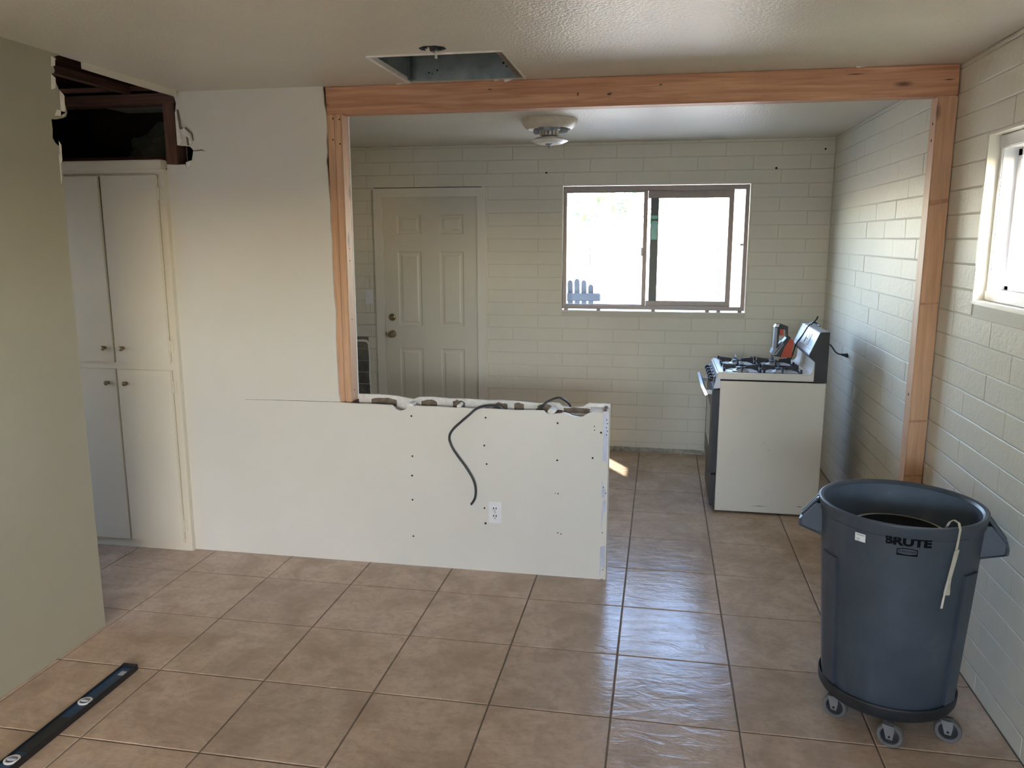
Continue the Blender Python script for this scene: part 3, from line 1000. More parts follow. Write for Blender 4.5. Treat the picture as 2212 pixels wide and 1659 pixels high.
for (hx, hz, r) in [(-1.109, .814, .005), (-1.109, .601, .005), (-1.113, .496, .0055), (-1.114, .365, .005), (-1.114, .164, .005), (-.719, .821, .005), (-.727, .676, .005), (-.715, .579, .005),
                    (-.728, .343, .005), (-.723, .261, .006), (-.353, .808, .005), (-.353, .617, .005), (-.17, .799, .003), (-.169, .78, .003), (-.137, .769, .0055), (-.176, .638, .005),
                    (-.361, .445, .0025), (-.347, .443, .0035), (-.347, .235, .0035), (-.33, .23, .0035)]:
    nail_hole(wall_part, hx, YP - 0.0002, hz, r)
for (hx, hz) in [(-.110, .835), (-.106, .816), (-.111, .796), (-.106, .779), (-.110, .759), (-.120, .49), (-.108, .46), (-.121, .252), (-.114, .054)]:
    nail_hole(wall_part, hx, YP - 0.0023, hz, 0.003)

# ------------------------------------------------------------------ new lumber: beam and posts
beam = tag(MB().bbox(-1.513, 1.350, -0.1565, -0.0690, 2.3105, 2.439, 0.004, 2).build('wooden_beam', M['fir_x'], None, True),
           'long horizontal new wooden beam under the ceiling, carried by two posts', 'beam')
for (x_, y_, w_, h_) in ((0.93, 2.41, 0.09, 0.003), (1.31, 2.375, 0.05, 0.003), (-0.69, 2.40, 0.03, 0.004), (-0.13, 2.362, 0.03, 0.006), (-0.275, 2.365, 0.012, 0.010), (0.10, 2.395, 0.02, 0.004)):
    MB().prism([(x_ - w_ / 2, y_), (x_, y_ - h_), (x_ + w_ / 2, y_ + h_ * .6), (x_, y_ + h_)], 'y', -0.1573, -0.1562).build('knot', M['bark'], beam)
pl_ = thing('wooden_post', 'doubled stud post of pale new wood at left, standing on the half wall', 'post', (-1.472, -0.113, 0.8725))
m = MB().bbox(-1.5105, -1.4725, -0.1568, -0.0690, 0.8725, 2.310, 0.003)
m.build('stud', M['fir_z'], pl_)
MB().bbox(-1.4718, -1.4340, -0.1562, -0.0690, 0.8725, 2.310, 0.004, 2).build('stud', M['fir_z'], pl_, True)
for (x_, z_) in ((-1.478, 2.29), (-1.444, 2.285), (-1.481, 2.19), (-1.446, 2.17)):
    MB().lathe([(0.004, 0), (0.003, 0.001), (0.001, 0.001)], 8, (x_, -0.1570, z_), True, 'y').build('nail_head', M['hole'], pl_)
for z_ in (1.66, 1.60, 1.30, 0.93):
    MB().lathe([(0.004, 0), (0.003, 0.001), (0.001, 0.001)], 8, (-1.4338, -0.115, z_), True, 'x').build('nail_head', M['hole'], pl_)
pr = tag(MB().bbox(1.272, 1.352, -0.1565, -0.0690, 0.001, 2.3098, 0.004, 2).build('wooden_post', M['fir_z'], None, True),
         'full height pale new wooden post standing against the right block wall', 'post')
for (z_, h_) in ((1.86, 0.012), (0.88, 0.006), (1.42, 0.005), (0.62, 0.006)):
    MB().prism([(1.273, z_ - h_), (1.351, z_ + h_ * .3), (1.351, z_ + h_ * 1.8), (1.273, z_ + h_)], 'y', -0.1571, -0.1562).build('knot', M['knotband'], pr)
for z_ in (2.20, 2.13, 1.0):
    MB().lathe([(0.007, 0), (0.005, -0.001), (0.002, -0.001)], 8, (1.2718, -0.115, z_), True, 'x').build('nail_head', M['hole'], pr)
# torn ceiling paper over the beam
for (x_, w_, d_) in ((-0.60, 0.05, 0.012), (-0.655, 0.03, 0.005), (-1.12, 0.06, 0.005), (0.95, 0.05, 0.006)):
    lab(MB().prism([(x_ - w_ / 2, ZC + 0.001), (x_ + w_ / 2, ZC + 0.001), (x_ + w_ * .1, ZC - d_ * .5), (x_ - w_ * .3, ZC - d_)], 'y', -0.168, -0.163).build('torn_paper', M['gypsum'], ceiling), 'torn ceiling paper hanging over the beam')

# ------------------------------------------------------------------ framing seen in the hole above the closet
fr = struct(MB().box(-4.2, -2.378, -0.157, -0.069, 2.440, 2.4775).build('top_plate', M['oldwood']))
struct(MB().box(-4.2, -2.325, -0.159, -0.069, 2.388, 2.4385).build('top_plate', M['oldwood']))
st = struct(MB().box(-2.392, -2.330, -0.160, -0.072, 2.085, 2.388).build('wall_stud', M['oldwood_z']))
for jx in (-2.60, -3.05, -3.5):
    struct(MB().box(jx - 0.04, jx, -2.0, 0.5, 2.479, 2.62).build('roof_joist', M['oldwood_y']))
struct(MB().box(-2.605, -2.567, -1.95, -0.16, 2.440, 2.478).build('roof_joist', M['oldwood_y']))
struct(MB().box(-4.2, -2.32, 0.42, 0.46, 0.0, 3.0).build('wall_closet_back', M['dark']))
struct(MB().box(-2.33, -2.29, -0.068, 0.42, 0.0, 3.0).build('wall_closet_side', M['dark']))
struct(MB().box(-4.2, -2.33, -0.150, 0.42, 2.060, 2.085).build('closet_ceiling_board', M['oldwood']))
struct(MB().box(-3.3, -2.395, -0.06, 0.04, 2.085, 2.14).build('closet_ledge', M['oldwood']))
# heap of insulation
bm = bmesh.new()
bmesh.ops.create_icosphere(bm, subdivisions=4, radius=1.0)
for v in bm.verts:
    d = 1 + 0.35 * mnoise.noise(v.co * 2.3) + 0.12 * mnoise.noise(v.co * 7)
    v.co = Vector((v.co.x * 0.25, v.co.y * 0.13, max(v.co.z, -0.55) * 0.15)) * d
bm2 = MB().bm(bm)
bm2.v = [(a - 2.60, b + 0.22, c + 2.175) for a, b, c in bm2.v]
ins = bm2.build('insulation', M['insul'], None, True)
tag(ins, 'dark grey-green tuft of old insulation in the hole above the closet', 'insulation')
ins['kind'] = 'stuff'

# ------------------------------------------------------------------ built-in closet
YC = -0.200
cl = thing('linen_closet', 'tall built-in cream closet with four flat doors, left of the half wall', 'closet', (-2.75, YC, 0))
fx0, fx1 = -3.115, -2.386
m = MB()
m.box(fx1 - 0.040, fx1, YC, YC + 0.045, 0, 2.06)
m.box(fx0, fx0 + 0.040, YC, YC + 0.045, 0, 2.06)
m.box(fx0 + 0.04, fx1 - 0.04, YC + 0.0005, YC + 0.045, 2.032, 2.06)
m.box(fx0 + 0.04, fx1 - 0.04, YC + 0.0005, YC + 0.045, 1.016, 1.058)
m.box(fx0 + 0.04, fx1 - 0.04, YC + 0.0005, YC + 0.045, 0, 0.050)
m.build('face_frame', M['closet'], cl)
MB().bbox(fx0, -2.392, YC - 0.018, YC + 0.045, 2.0605, 2.108, 0.006, 2).build('top_moulding', M['closet'], cl)
MB().box(fx0, fx1 - 0.001, YC + 0.046, -0.07, 0.001, 2.058).build('carcass', M['dark'], cl)  # near-black, so the shade in the door gaps is in the colour
for (x0, x1, side) in ((-2.7470, -2.424, 1), (-3.076, -2.7525, -1)):
    for (z0, z1, kz, hzs) in ((1.056, 2.034, 1.134, (1.94, 1.148)), (0.049, 1.018, 0.944, (0.93, 0.147))):
        d = MB().bbox(x0, x1, YC - 0.019, YC - 0.002, z0, z1, 0.003, 2).build('closet_door', M['closet'], cl)
        if side < 0 and z0 > 1:      # this door is warped: its top free corner stands proud
            for v in d.data.vertices:
                v.co.y -= 0.010 * max(0.0, (v.co.z - 1.35) / 0.684) * (v.co.x - x0) / (x1 - x0)
        kx = -2.693 if side > 0 else -2.803
        MB().lathe([(0.009, 0), (0.009, 0.003), (0.005, 0.006), (0.005, 0.013), (0.012, 0.018), (0.013, 0.023), (0.009, 0.028), (0.003, 0.029)], 14, (kx, YC - 0.019, kz), True, 'y').build('knob', M['brass'], d, True)
        for hz in hzs:
            hx = x1 + 0.004 if side > 0 else x0 - 0.004
            m = MB().bbox(hx - 0.004, hx + 0.014 * side if side > 0 else hx - 0.014, YC - 0.006, YC, hz - 0.034, hz + 0.034, 0.002)
            m.lathe([(0.004, -0.032), (0.005, -0.030), (0.005, 0.030), (0.004, 0.032)], 8, (hx - 0.001, YC - 0.012, hz))
            m.build('hinge', M['closet'], d)

# ------------------------------------------------------------------ duct opening in the ceiling
du = thing('ceiling_duct', 'open galvanised sheet metal duct box cut into the ceiling in front of the beam', 'duct', ((DX0 + DX1) / 2, (DY0 + DY1) / 2, ZC))
h1 = ZC + 0.42
g = 0.006
m = MB().box(DX0 + g, DX1 - g, DY1 - g - 0.002, DY1 - g, ZC - 0.002, h1)
sp = m.build('side_panel', M['galv'], du)
for (x_, z_, r_) in ((-0.615, 2.505, 0.006), (-0.60, 2.49, 0.004), (-0.585, 2.487, 0.005), (-0.565, 2.475, 0.004), (-0.97, 2.475, 0.004), (-0.955, 2.47, 0.003), (-0.93, 2.485, 0.004)):
    MB().lathe([(r_, 0), (r_ * .8, 0.0008), (r_ * .3, 0.0008)], 8, (x_, DY1 - g - 0.0022, z_), True, 'y').build('screw_hole', M['hole'], sp)
MB().box(DX0 + g, DX1 - g, DY0 + g, DY0 + g + 0.002, ZC - 0.002, h1).build('side_panel', M['galv'], du)
MB().box(DX0 + g, DX0 + g + 0.002, DY0 + g, DY1 - g, ZC - 0.002, h1).build('side_panel', M['galv'], du)
MB().box(DX1 - g - 0.002, DX1 - g, DY0 + g, DY1 - g, ZC - 0.002, h1).build('side_panel', M['galv'], du)
MB().box(DX0, DX1, DY0, DY1, h1, h1 + 0.004).build('top_panel', M['galv'], du)
m = MB().tube([(DX0 + g + 0.03, DY1 - g - 0.006, ZC), (DX0 + g + 0.03, DY1 - g - 0.006, h1)], 0.010, 8, 1)
m.tube([(DX0 + g + 0.006, DY1 - g - 0.03, ZC), (DX0 + g + 0.006, DY1 - g - 0.03, h1)], 0.010, 8, 1)
m.build('corner_seam', M['galv'], du, True)
# cut drywall edge around the opening
m = MB()
for (a, b, c, d) in ((DX0 - 0.004, DX0 + 0.012, DY0, DY1), (DX1 - 0.001, DX1 + 0.003, DY0, DY1), (DX0, DX1, DY0 - 0.002, DY0 + 0.002)):
    m.box(a, b, c, d, ZC - 0.007, ZC + 0.013)
m.build('cut_edge', M['gypsum'], du)
lab(MB().bbox(DX1 - 0.036, DX1 - 0.009, DY0 + 0.01, DY1 - 0.01, ZC + 0.001, ZC + 0.03, 0.004).build('nailer', M['cardboard'], du), 'brown wooden nailer on the right side of the opening')
# small junction hole with wires
ju = thing('junction_box', 'small open electrical box with white wires in the ceiling, beside the duct opening', 'electrical box', (-0.775, -0.815, ZC))
ring = [(-0.775 + 0.055 * math.cos(2 * PI * k / 8 + .39), -0.830 + 0.045 * math.sin(2 * PI * k / 8 + .39)) for k in range(8)]
MB().prism(ring, 'z', ZC - 0.0015, ZC + 0.0005).build('box_opening', M['hole'], ju)
MB().tube([(-0.80, -0.83, ZC - 0.001), (-0.79, -0.835, ZC - 0.012), (-0.775, -0.82, ZC - 0.016), (-0.77, -0.80, ZC - 0.004), (-0.772, -0.79, ZC - 0.030)], 0.005, 6, 4).build('wire', M['wire'], ju, True)
MB().tube([(-0.76, -0.85, ZC - 0.001), (-0.745, -0.845, ZC - 0.010), (-0.735, -0.825, ZC - 0.002)], 0.004, 6, 4).build('wire', M['cable'], ju, True)
MB().tube([(-0.785, -0.855, ZC - 0.001), (-0.785, -0.845, ZC - 0.013), (-0.795, -0.825, ZC - 0.003)], 0.004, 6, 4).build('wire', M['wire'], ju, True)

# ------------------------------------------------------------------ kitchen ceiling light (globe missing)
LX, LY = -0.585, 1.128
li = thing('ceiling_light', 'round cream ceiling light without its globe, in the kitchen beyond the beam', 'light fixture', (LX, LY, ZC))
MB().lathe([(0.05, ZC - 0.0005), (0.176, ZC - 0.001), (0.176, ZC - 0.012), (0.166, ZC - 0.034), (0.150, ZC - 0.052), (0.132, ZC - 0.060), (0.128, ZC - 0.056), (0.118, ZC - 0.034), (0.03, ZC - 0.026)], 48, (LX, LY, 0), False).build('pan', M['lightpan'], li, True)
MB().lathe([(0.02, ZC - 0.027), (0.075, ZC - 0.030), (0.070, ZC - 0.062), (0.052, ZC - 0.072), (0.045, ZC - 0.10)], 24, (LX, LY, 0)).build('socket_housing', M['greyplastic'], li, True)
for k in range(14):
    t = 2 * PI * k / 14
    c_, s_ = math.cos(t), math.sin(t)
    m = MB().bbox(-0.003, 0.003, -0.008, 0.008, ZC - 0.098, ZC - 0.058, 0.001)
    m.xf(Matrix.Translation((LX + 0.057 * c_, LY + 0.057 * s_, 0)) @ Matrix.Rotation(t, 4, 'Z'))
    m.build('cooling_fin', M['lightpan'], li)
for k in range(3):
    t = 2 * PI * k / 3 + 0.5
    m = MB().lathe([(0.018, -0.030), (0.020, -0.026), (0.020, 0.026), (0.018, 0.030)], 14, (0, 0, 0), True, 'x')
    m.xf(Matrix.Translation((LX + 0.088 * math.cos(t), LY + 0.088 * math.sin(t), ZC - 0.062)) @ Matrix.Rotation(t, 4, 'Z'))
    m.build('lamp_socket', M['greyplastic'], li, True)
MB().lathe([(0.030, ZC - 0.100), (0.085, ZC - 0.112), (0.117, ZC - 0.127), (0.117, ZC - 0.131), (0.086, ZC - 0.145), (0.078, ZC - 0.147), (0.02, ZC - 0.146)], 40, (LX, LY, 0)).build('lower_disc', M['fixturewhite'], li, True)
lab(MB().lathe([(0.026, ZC - 0.146), (0.024, ZC - 0.150), (0.008, ZC - 0.158), (0.005, ZC - 0.172), (0.001, ZC - 0.178)], 14, (LX, LY, 0)).build('finial', M['greyplastic'], li, True), 'grey pointed finial')

# ------------------------------------------------------------------ gas range
RY0, RY1 = 0.985, 1.592
ra = thing('gas_range', 'white four burner gas range with black front and tall console, against the right wall', 'stove', (0.82, 1.29, 0))
sd = MB().bbox(0.509, 1.128, RY0, RY0 + 0.012, 0.012, 0.847, 0.003).build('side_panel', M['enamel_side'], ra)
MB().bbox(0.509, 1.128, RY1 - 0.012, RY1, 0.012, 0.847, 0.003).build('side_panel', M['enamel_side'], ra)
MB().box(0.512, 1.12, RY0 + 0.012, RY1 - 0.012, 0.02, 0.846).build('body', M['blackenamel'], ra)
for (x_, y_) in ((0.56, RY0 + 0.06), (1.07, RY0 + 0.06), (0.56, RY1 - 0.06), (1.07, RY1 - 0.06)):
    MB().lathe([(0.018, 0.0005), (0.018, 0.008), (0.010, 0.010), (0.010, 0.022)], 10, (x_, y_, 0)).build('foot', M['black'], ra)
# scuff marks low on the side
for (x_, z_, w_, h_) in ((1.02, 0.065, 0.040, 0.004), (0.78, 0.055, 0.12, 0.003), (0.605, 0.395, 0.006, 0.004), (0.655, 0.41, 0.005, 0.003), (0.79, 0.465, 0.005, 0.004), (0.815, 0.42, 0.006, 0.004), (0.527, 0.125, 0.012, 0.003)):
    MB().prism([(x_ - w_ / 2, z_), (x_, z_ - h_ / 2), (x_ + w_ / 2, z_), (x_, z_ + h_ / 2)], 'y', RY0 - 0.0006, RY0 + 0.001).build('scuff', M['dollyplastic'], sd)
# cooktop: pan with raised rim
ct = MB()
ct.box(0.500, 1.055, RY0 + 0.010, RY1 - 0.010, 0.8565, 0.884)
ct.bbox(0.487, 0.556, RY0 + 0.0005, RY1 - 0.0005, 0.8572, 0.9010, 0.010, 3)
ct.bbox(0.4875, 1.0615, RY0 - 0.002, RY0 + 0.020, 0.8560, 0.8995, 0.007, 3)
ct.bbox(0.4875, 1.0615, RY1 - 0.020, RY1 + 0.002, 0.8560, 0.8995, 0.007, 3)
ct.bbox(1.000, 1.062, RY0 + 0.0005, RY1 - 0.0005, 0.8572, 0.9005, 0.010, 3)
cook = ct.build('cooktop', M['enamel'], ra, True)
# curved splash rising to the console
prof = [(0.985, 0.893)] + [(1.005 + 0.045 * math.sin(t * PI / 2 / 6), 0.893 + 0.050 * (1 - math.cos(t * PI / 2 / 6))) for t in range(7)] + [(1.052, 1.03), (1.066, 1.03), (1.066, 0.860), (0.985, 0.862)]
MB().prism([(a, b) for a, b in prof], 'y', RY0 + 0.004, RY1 - 0.004).build('splash_panel', M['enamel'], ra, False)
# console with black ends
cons = [(1.018, 1.018), (1.072, 1.152), (1.078, 1.157), (1.130, 1.159), (1.130, 0.853), (1.056, 0.853), (1.056, 0.978)]
for (a, b) in ((RY0 - 0.004, RY0 + 0.012), (RY1 - 0.012, RY1 + 0.004)):
    MB().prism(cons, 'y', a, b).build('console_end', M['blackenamel'], ra)
inner = [(1.020, 1.022), (1.073, 1.151), (1.079, 1.156), (1.129, 1.158), (1.129, 0.86), (1.060, 0.86), (1.060, 0.985)]
con = MB().prism(inner, 'y', RY0 + 0.012, RY1 - 0.012).build('console', M['silver'], ra)
MB().prism([(1.0195, 1.0195), (1.0565, 0.980), (1.054, 0.977), (1.016, 1.017)], 'y', RY0 - 0.002, RY1 + 0.002).build('console_lip', M['black'], con)
u_ = Vector((0.054, 0, 0.134)).normalized()


def on_console(y0, y1, s0, s1, d):
    n_ = Vector((-u_.z, 0, u_.x))
    b0 = Vector((1.018, 0, 1.018))
    P_ = []
    for e in (0.0, d):
        for (y_, s_) in ((y0, s0), (y1, s0), (y1, s1), (y0, s1)):
            p = b0 + u_ * s_ + n_ * (e + 0.0003)
            P_.append((p.x, y_, p.z))
    return MB().add(P_, [(0, 1, 2, 3), (4, 5, 6, 7), (0, 1, 5, 4), (1, 2, 6, 5), (2, 3, 7, 6), (3, 0, 4, 7)])


on_console(RY0 + 0.03, RY1 - 0.03, 0.128, 0.130, 0.0012).build('seam', M['dollyplastic'], con)
on_console(RY0 + 0.03, RY1 - 0.03, 0.032, 0.0335, 0.0012).build('seam', M['dollyplastic'], con)
fp = on_console(1.16, 1.34, 0.040, 0.120, 0.002).build('control_panel', M['silver'], con)
on_console(1.20, 1.27, 0.085, 0.112, 0.004).build('clock_window', M['whiteplastic'], fp)
on_console(1.268, 1.274, 0.05, 0.112, 0.0045).build('seam', M['black'], fp)
on_console(1.22, 1.262, 0.076, 0.080, 0.006).build('clock_hand', M['black'], fp)
on_console(1.205, 1.245, 0.045, 0.062, 0.004).build('dial_face', M['whiteplastic'], fp)
# front control panel, knobs, handle, oven door, drawer
MB().prism([(0.489, 0.880), (0.505, 0.895), (0.512, 0.80), (0.470, 0.795)], 'y', RY0 + 0.002, RY1 - 0.002).build('front_panel', M['silver'], ra)
for ky in (1.06, 1.17, 1.29, 1.40, 1.52):
    m = MB().lathe([(0.022, 0), (0.022, 0.006), (0.017, 0.010), (0.016, 0.030), (0.013, 0.033)], 16)
    m.bbox(-0.016, 0.016, -0.004, 0.004, 0.030, 0.036, 0.001)
    rot = Vector((-0.85, 0, 0.20)).normalized().to_track_quat('Z', 'Y').to_matrix().to_4x4()
    m.xf(Matrix.Translation((0.478, ky, 0.842)) @ rot)
    k_ = m.build('knob', M['black'], ra, True)
    m = MB().lathe([(0.0225, 0.004), (0.0235, 0.007), (0.0225, 0.009)], 16)
    m.xf(Matrix.Translation((0.478, ky, 0.842)) @ rot)
    lab(m.build('knob_ring', M['alu'], k_, True), 'bright metal ring')
od = MB().bbox(0.466, 0.508, RY0 + 0.001, RY1 - 0.001, 0.255, 0.790, 0.006, 2).build('oven_door', M['blackenamel'], ra, True)
MB().bbox(0.4645, 0.4665, RY0 + 0.10, RY1 - 0.10, 0.40, 0.66, 0.001).build('oven_window', M['glassblack'], od)
hd = MB().prism([(0.396, 0.800), (0.412, 0.806), (0.440, 0.752), (0.424, 0.744)], 'y', RY0 + 0.03, RY1 - 0.03).build('oven_handle', M['silver'], od)
for y_ in (RY0 + 0.06, RY1 - 0.06):
    MB().bbox(0.425, 0.470, y_ - 0.012, y_ + 0.012, 0.750, 0.775, 0.003).build('handle_bracket', M['whiteplastic'], od)
MB().bbox(0.478, 0.508, RY0 + 0.002, RY1 - 0.002, 0.035, 0.245, 0.006, 2).build('drawer', M['blackenamel'], ra, True)
# burners and grates
for gx in (0.640, 0.880):
    for gy in (1.135, 1.442):
        m = MB().lathe([(0.050, 0.885), (0.048, 0.893), (0.034, 0.897), (0.032, 0.904), (0.012, 0.906)], 20, (gx, gy, 0))
        b_ = m.build('burner', M['alu'], ra, True)
        MB().lathe([(0.026, 0.9062), (0.027, 0.912), (0.020, 0.915)], 16, (gx, gy, 0)).build('burner_cap', M['iron'], b_, True)
        m = MB()
        h_ = 0.108
        m.tube([(gx - h_, gy - h_, 0.892), (gx + h_, gy - h_, 0.892)], 0.006, 6, 1)
        m.tube([(gx + h_, gy - h_, 0.892), (gx + h_, gy + h_, 0.892)], 0.006, 6, 1)
        m.tube([(gx + h_, gy + h_, 0.892), (gx - h_, gy + h_, 0.892)], 0.006, 6, 1)
        m.tube([(gx - h_, gy + h_, 0.892), (gx - h_, gy - h_, 0.892)], 0.006, 6, 1)
        for (cx_, cy_) in ((-1, -1), (1, -1), (1, 1), (-1, 1)):
            m.tube([(gx + cx_ * h_, gy + cy_ * h_, 0.888), (gx + cx_ * h_, gy + cy_ * h_, 0.922)], 0.007, 6, 1)
        for (ux, uy) in ((1, 0), (-1, 0), (0, 1), (0, -1)):
            px, py = -uy, ux
            P0 = [(gx + ux * h_ - px * 0.004, gy + uy * h_ - py * 0.004), (gx + ux * h_ + px * 0.004, gy + uy * h_ + py * 0.004),
                  (gx + ux * 0.032 + px * 0.004, gy + uy * 0.032 + py * 0.004), (gx + ux * 0.032 - px * 0.004, gy + uy * 0.032 - py * 0.004)]
            V_ = [(P0[0][0], P0[0][1], 0.890), (P0[1][0], P0[1][1], 0.890), (P0[2][0], P0[2][1], 0.914), (P0[3][0], P0[3][1], 0.914),
                  (P0[0][0], P0[0][1], 0.934), (P0[1][0], P0[1][1], 0.934), (P0[2][0], P0[2][1], 0.924), (P0[3][0], P0[3][1], 0.924)]
            m.add(V_, [(0, 1, 2, 3), (4, 5, 6, 7), (0, 1, 5, 4), (1, 2, 6, 5), (2, 3, 7, 6), (3, 0, 4, 7)])
        m.build('burner_grate', M['iron'], ra)
# power cord slung over the console, plug hanging behind
m = MB().tube([(0.985, 1.47, 0.905), (1.000, 1.455, 0.96), (1.016, 1.44, 1.03), (1.046, 1.41, 1.09), (1.078, 1.375, 1.163), (1.100, 1.350, 1.180), (1.118, 1.34, 1.172), (1.139, 1.325, 1.13), (1.150, 1.31, 1.08),
               (1.170, 1.32, 1.050), (1.215, 1.38, 1.035), (1.27, 1.45, 0.975), (1.315, 1.49, 0.958)], 0.0048, 8, 5)
m.tube([(1.085, 1.36, 1.166), (1.100, 1.345, 1.186), (1.112, 1.33, 1.205), (1.118, 1.325, 1.222)], 0.005, 6, 3)
m.tube([(1.09, 1.38, 1.166), (1.105, 1.40, 1.175), (1.115, 1.33, 1.172), (1.122, 1.27, 1.166)], 0.0045, 6, 4)
cord = m.build('power_cord', M['black'], ra, True)
m = MB().tube([(1.308, 1.485, 0.960), (1.338, 1.510, 0.952), (1.352, 1.522, 0.949)], [0.006, 0.011, 0.016], 8, 1)
m.build('plug', M['black'], cord, True)

# ------------------------------------------------------------------ cordless tool on the rear of the cooktop
tl = thing('handheld_tool', 'orange and black handheld power tool with grey grip, standing on the rear burner grate', 'power tool', (0.905, 1.46, 0.935))


def toolp(pts, y0, y1):
    return MB().prism([(0.855 + a * 0.135, 0.937 + b * 0.222) for a, b in pts], 'y', y0, y1)


toolp([(0.45, 0.0), (1.0, 0.02), (1.05, 0.50), (0.88, 0.60), (0.62, 0.34)], 1.425, 1.495).build('orange_body', M['orange'], tl)
toolp([(0.10, 0.05), (0.48, 0.02), (0.64, 0.33), (0.90, 0.60), (0.78, 0.66), (0.45, 0.40), (0.12, 0.12)], 1.42, 1.50).build('base_frame', M['black'], tl)
toolp([(0.02, 0.13), (0.10, 0.07), (0.28, 0.10), (0.60, 0.42), (0.50, 0.48), (0.30, 0.28), (0.10, 0.26)], 1.41, 1.505).build('grip_foot', M['greyplastic'], tl)
toolp([(0.12, 0.26), (0.26, 0.26), (0.28, 0.90), (0.14, 0.90)], 1.43, 1.49).build('front_grip', M['greyplastic'], tl)
toolp([(0.26, 0.28), (0.34, 0.30), (0.36, 0.86), (0.27, 0.90)], 1.428, 1.492).build('grip_liner', M['black'], tl)
toolp([(0.12, 0.90), (0.36, 0.86), (0.75, 0.82), (0.76, 0.92), (0.40, 1.0), (0.20, 0.98)], 1.425, 1.495).build('top_housing', M['black'], tl)
toolp([(0.66, 0.84), (0.76, 0.84), (0.78, 0.62), (0.70, 0.60)], 1.43, 1.49).build('rear_pillar', M['black'], tl)
toolp([(0.38, 0.84), (0.56, 0.84), (0.58, 0.66), (0.42, 0.64)], 1.44, 1.48).build('trigger_block', M['orange'], tl)
lab(toolp([(0.13, 0.91), (0.20, 0.985), (0.35, 0.995), (0.30, 0.91)], 1.4235, 1.4255).build('cap_label', M['whiteplastic'], tl), 'white label on the top end')
for k in range(6):
    a = 0.16 + k * 0.07
    toolp([(a, 0.12 + k * 0.055), (a + 0.03, 0.12 + k * 0.055), (a + 0.10, 0.19 + k * 0.055), (a + 0.07, 0.20 + k * 0.055)], 1.4085, 1.4105).build('grip_rib', M['black'], tl)

# ------------------------------------------------------------------ outlet and cables on the half wall
ou = thing('wall_outlet', 'white duplex outlet low on the half wall', 'outlet', (-0.671, YP, 0.322))
MB().bbox(-0.7045, -0.6385, YP - 0.008, YP + 0.0005, 0.268, 0.380, 0.003, 2).build('cover_plate', M['whiteplastic'], ou, True)
for zc in (0.3435, 0.3035):
    r_ = MB().lathe([(0.0165, 0), (0.0165, 0.002), (0.0150, 0.003), (0.003, 0.003)], 16, (-0.671, YP - 0.008, zc), True, 'y').build('receptacle', M['whiteplastic'], ou, True)
    for sx in (-0.0065, 0.0065):
        MB().box(-0.671 + sx - 0.0024, -0.671 + sx + 0.0024, YP - 0.0118, YP - 0.0105, zc + 0.000, zc + 0.011).build('slot', M['hole'], r_)
    MB().lathe([(0.0028, 0), (0.002, 0.0008)], 8, (-0.671, YP - 0.0109, zc - 0.007), True, 'y').build('slot', M['hole'], r_)
MB().lathe([(0.003, 0), (0.002, 0.001)], 8, (-0.671, YP - 0.008, 0.3235), True, 'y').build('screw', M['castermetal'], ou)

cab = [(-0.62, -0.13, 0.84), (-0.66, -0.150, 0.878), (-0.72, -0.166, 0.881), (-0.765, -0.180, 0.866), (-0.800, -0.186, 0.836), (-0.838, -0.185, 0.803), (-0.886, -0.184, 0.757), (-0.906, -0.184, 0.715),
       (-0.893, -0.184, 0.665), (-0.861, -0.184, 0.615), (-0.821, -0.184, 0.562), (-0.785, -0.184, 0.502), (-0.771, -0.184, 0.451), (-0.775, -0.183, 0.399), (-0.796, -0.182, 0.362)]
tag(MB().tube(cab, 0.0062, 10, 5).build('electrical_cable', M['cable'], None, True), 'long dark cable hanging in a curve down the front of the half wall', 'cable')
lp = [(-0.49, -0.112, 0.82), (-0.472, -0.11, 0.853), (-0.441, -0.108, 0.879), (-0.413, -0.105, 0.902), (-0.362, -0.095, 0.922), (-0.330, -0.085, 0.909), (-0.306, -0.060, 0.880), (-0.296, -0.044, 0.845)]
tag(MB().tube(lp, 0.0055, 10, 5).build('electrical_cable', M['cable'], None, True), 'short dark cable looping up out of the broken top of the half wall', 'cable')

# ------------------------------------------------------------------ spirit level on the floor
LXc = -1.925
LY1, LY0 = -1.375, -2.595
ang = math.atan2(-1.932 + 1.922, 1.0)
lv = thing('spirit_level', 'long dark blue spirit level with white ringed vials lying by the left wall', 'level', (-1.93, -1.98, 0))
lvp = []
w2_ = 0.031
m = MB().bbox(LXc - w2_, LXc - w2_ + 0.006, LY0 + 0.015, LY1 - 0.015, 0.0005, 0.0245, 0.001)
m.bbox(LXc + w2_ - 0.006, LXc + w2_, LY0 + 0.015, LY1 - 0.015, 0.0005, 0.0245, 0.001)
lvp.append(lab(m.build('edge_rail', M['black'], lv), 'black edge rails'))
m = MB().box(LXc - w2_ + 0.006, LXc + w2_ - 0.006, LY0 + 0.015, LY1 - 0.015, 0.007, 0.0185)
lvp.append(m.build('web', M['blue'], lv))
for (a, b) in ((LY1 - 0.02, LY1), (LY0, LY0 + 0.02)):
    lvp.append(MB().bbox(LXc - w2_ - 0.001, LXc + w2_ + 0.001, a, b, 0.0005, 0.0265, 0.003).build('end_cap', M['black'], lv))
for vy in (-1.640, -1.985, -2.40):
    vr = MB().lathe([(0.018, 0.0186), (0.0245, 0.0186), (0.0255, 0.0225), (0.0225, 0.0240), (0.0185, 0.0235)], 24, (LXc, vy, 0), False).build('vial_ring', M['whiteplastic'], lv, True)
    MB().lathe([(0.0185, 0.0187), (0.017, 0.0188), (0.001, 0.0188)], 24, (LXc, vy, 0), False).build('vial_window', M['greyplastic'], vr)
    MB().lathe([(0.004, -0.016), (0.006, -0.014), (0.006, 0.014), (0.004, 0.016)], 10, (LXc, vy, 0.0205), True, 'x').build('vial', M['greyplastic'], vr, True)
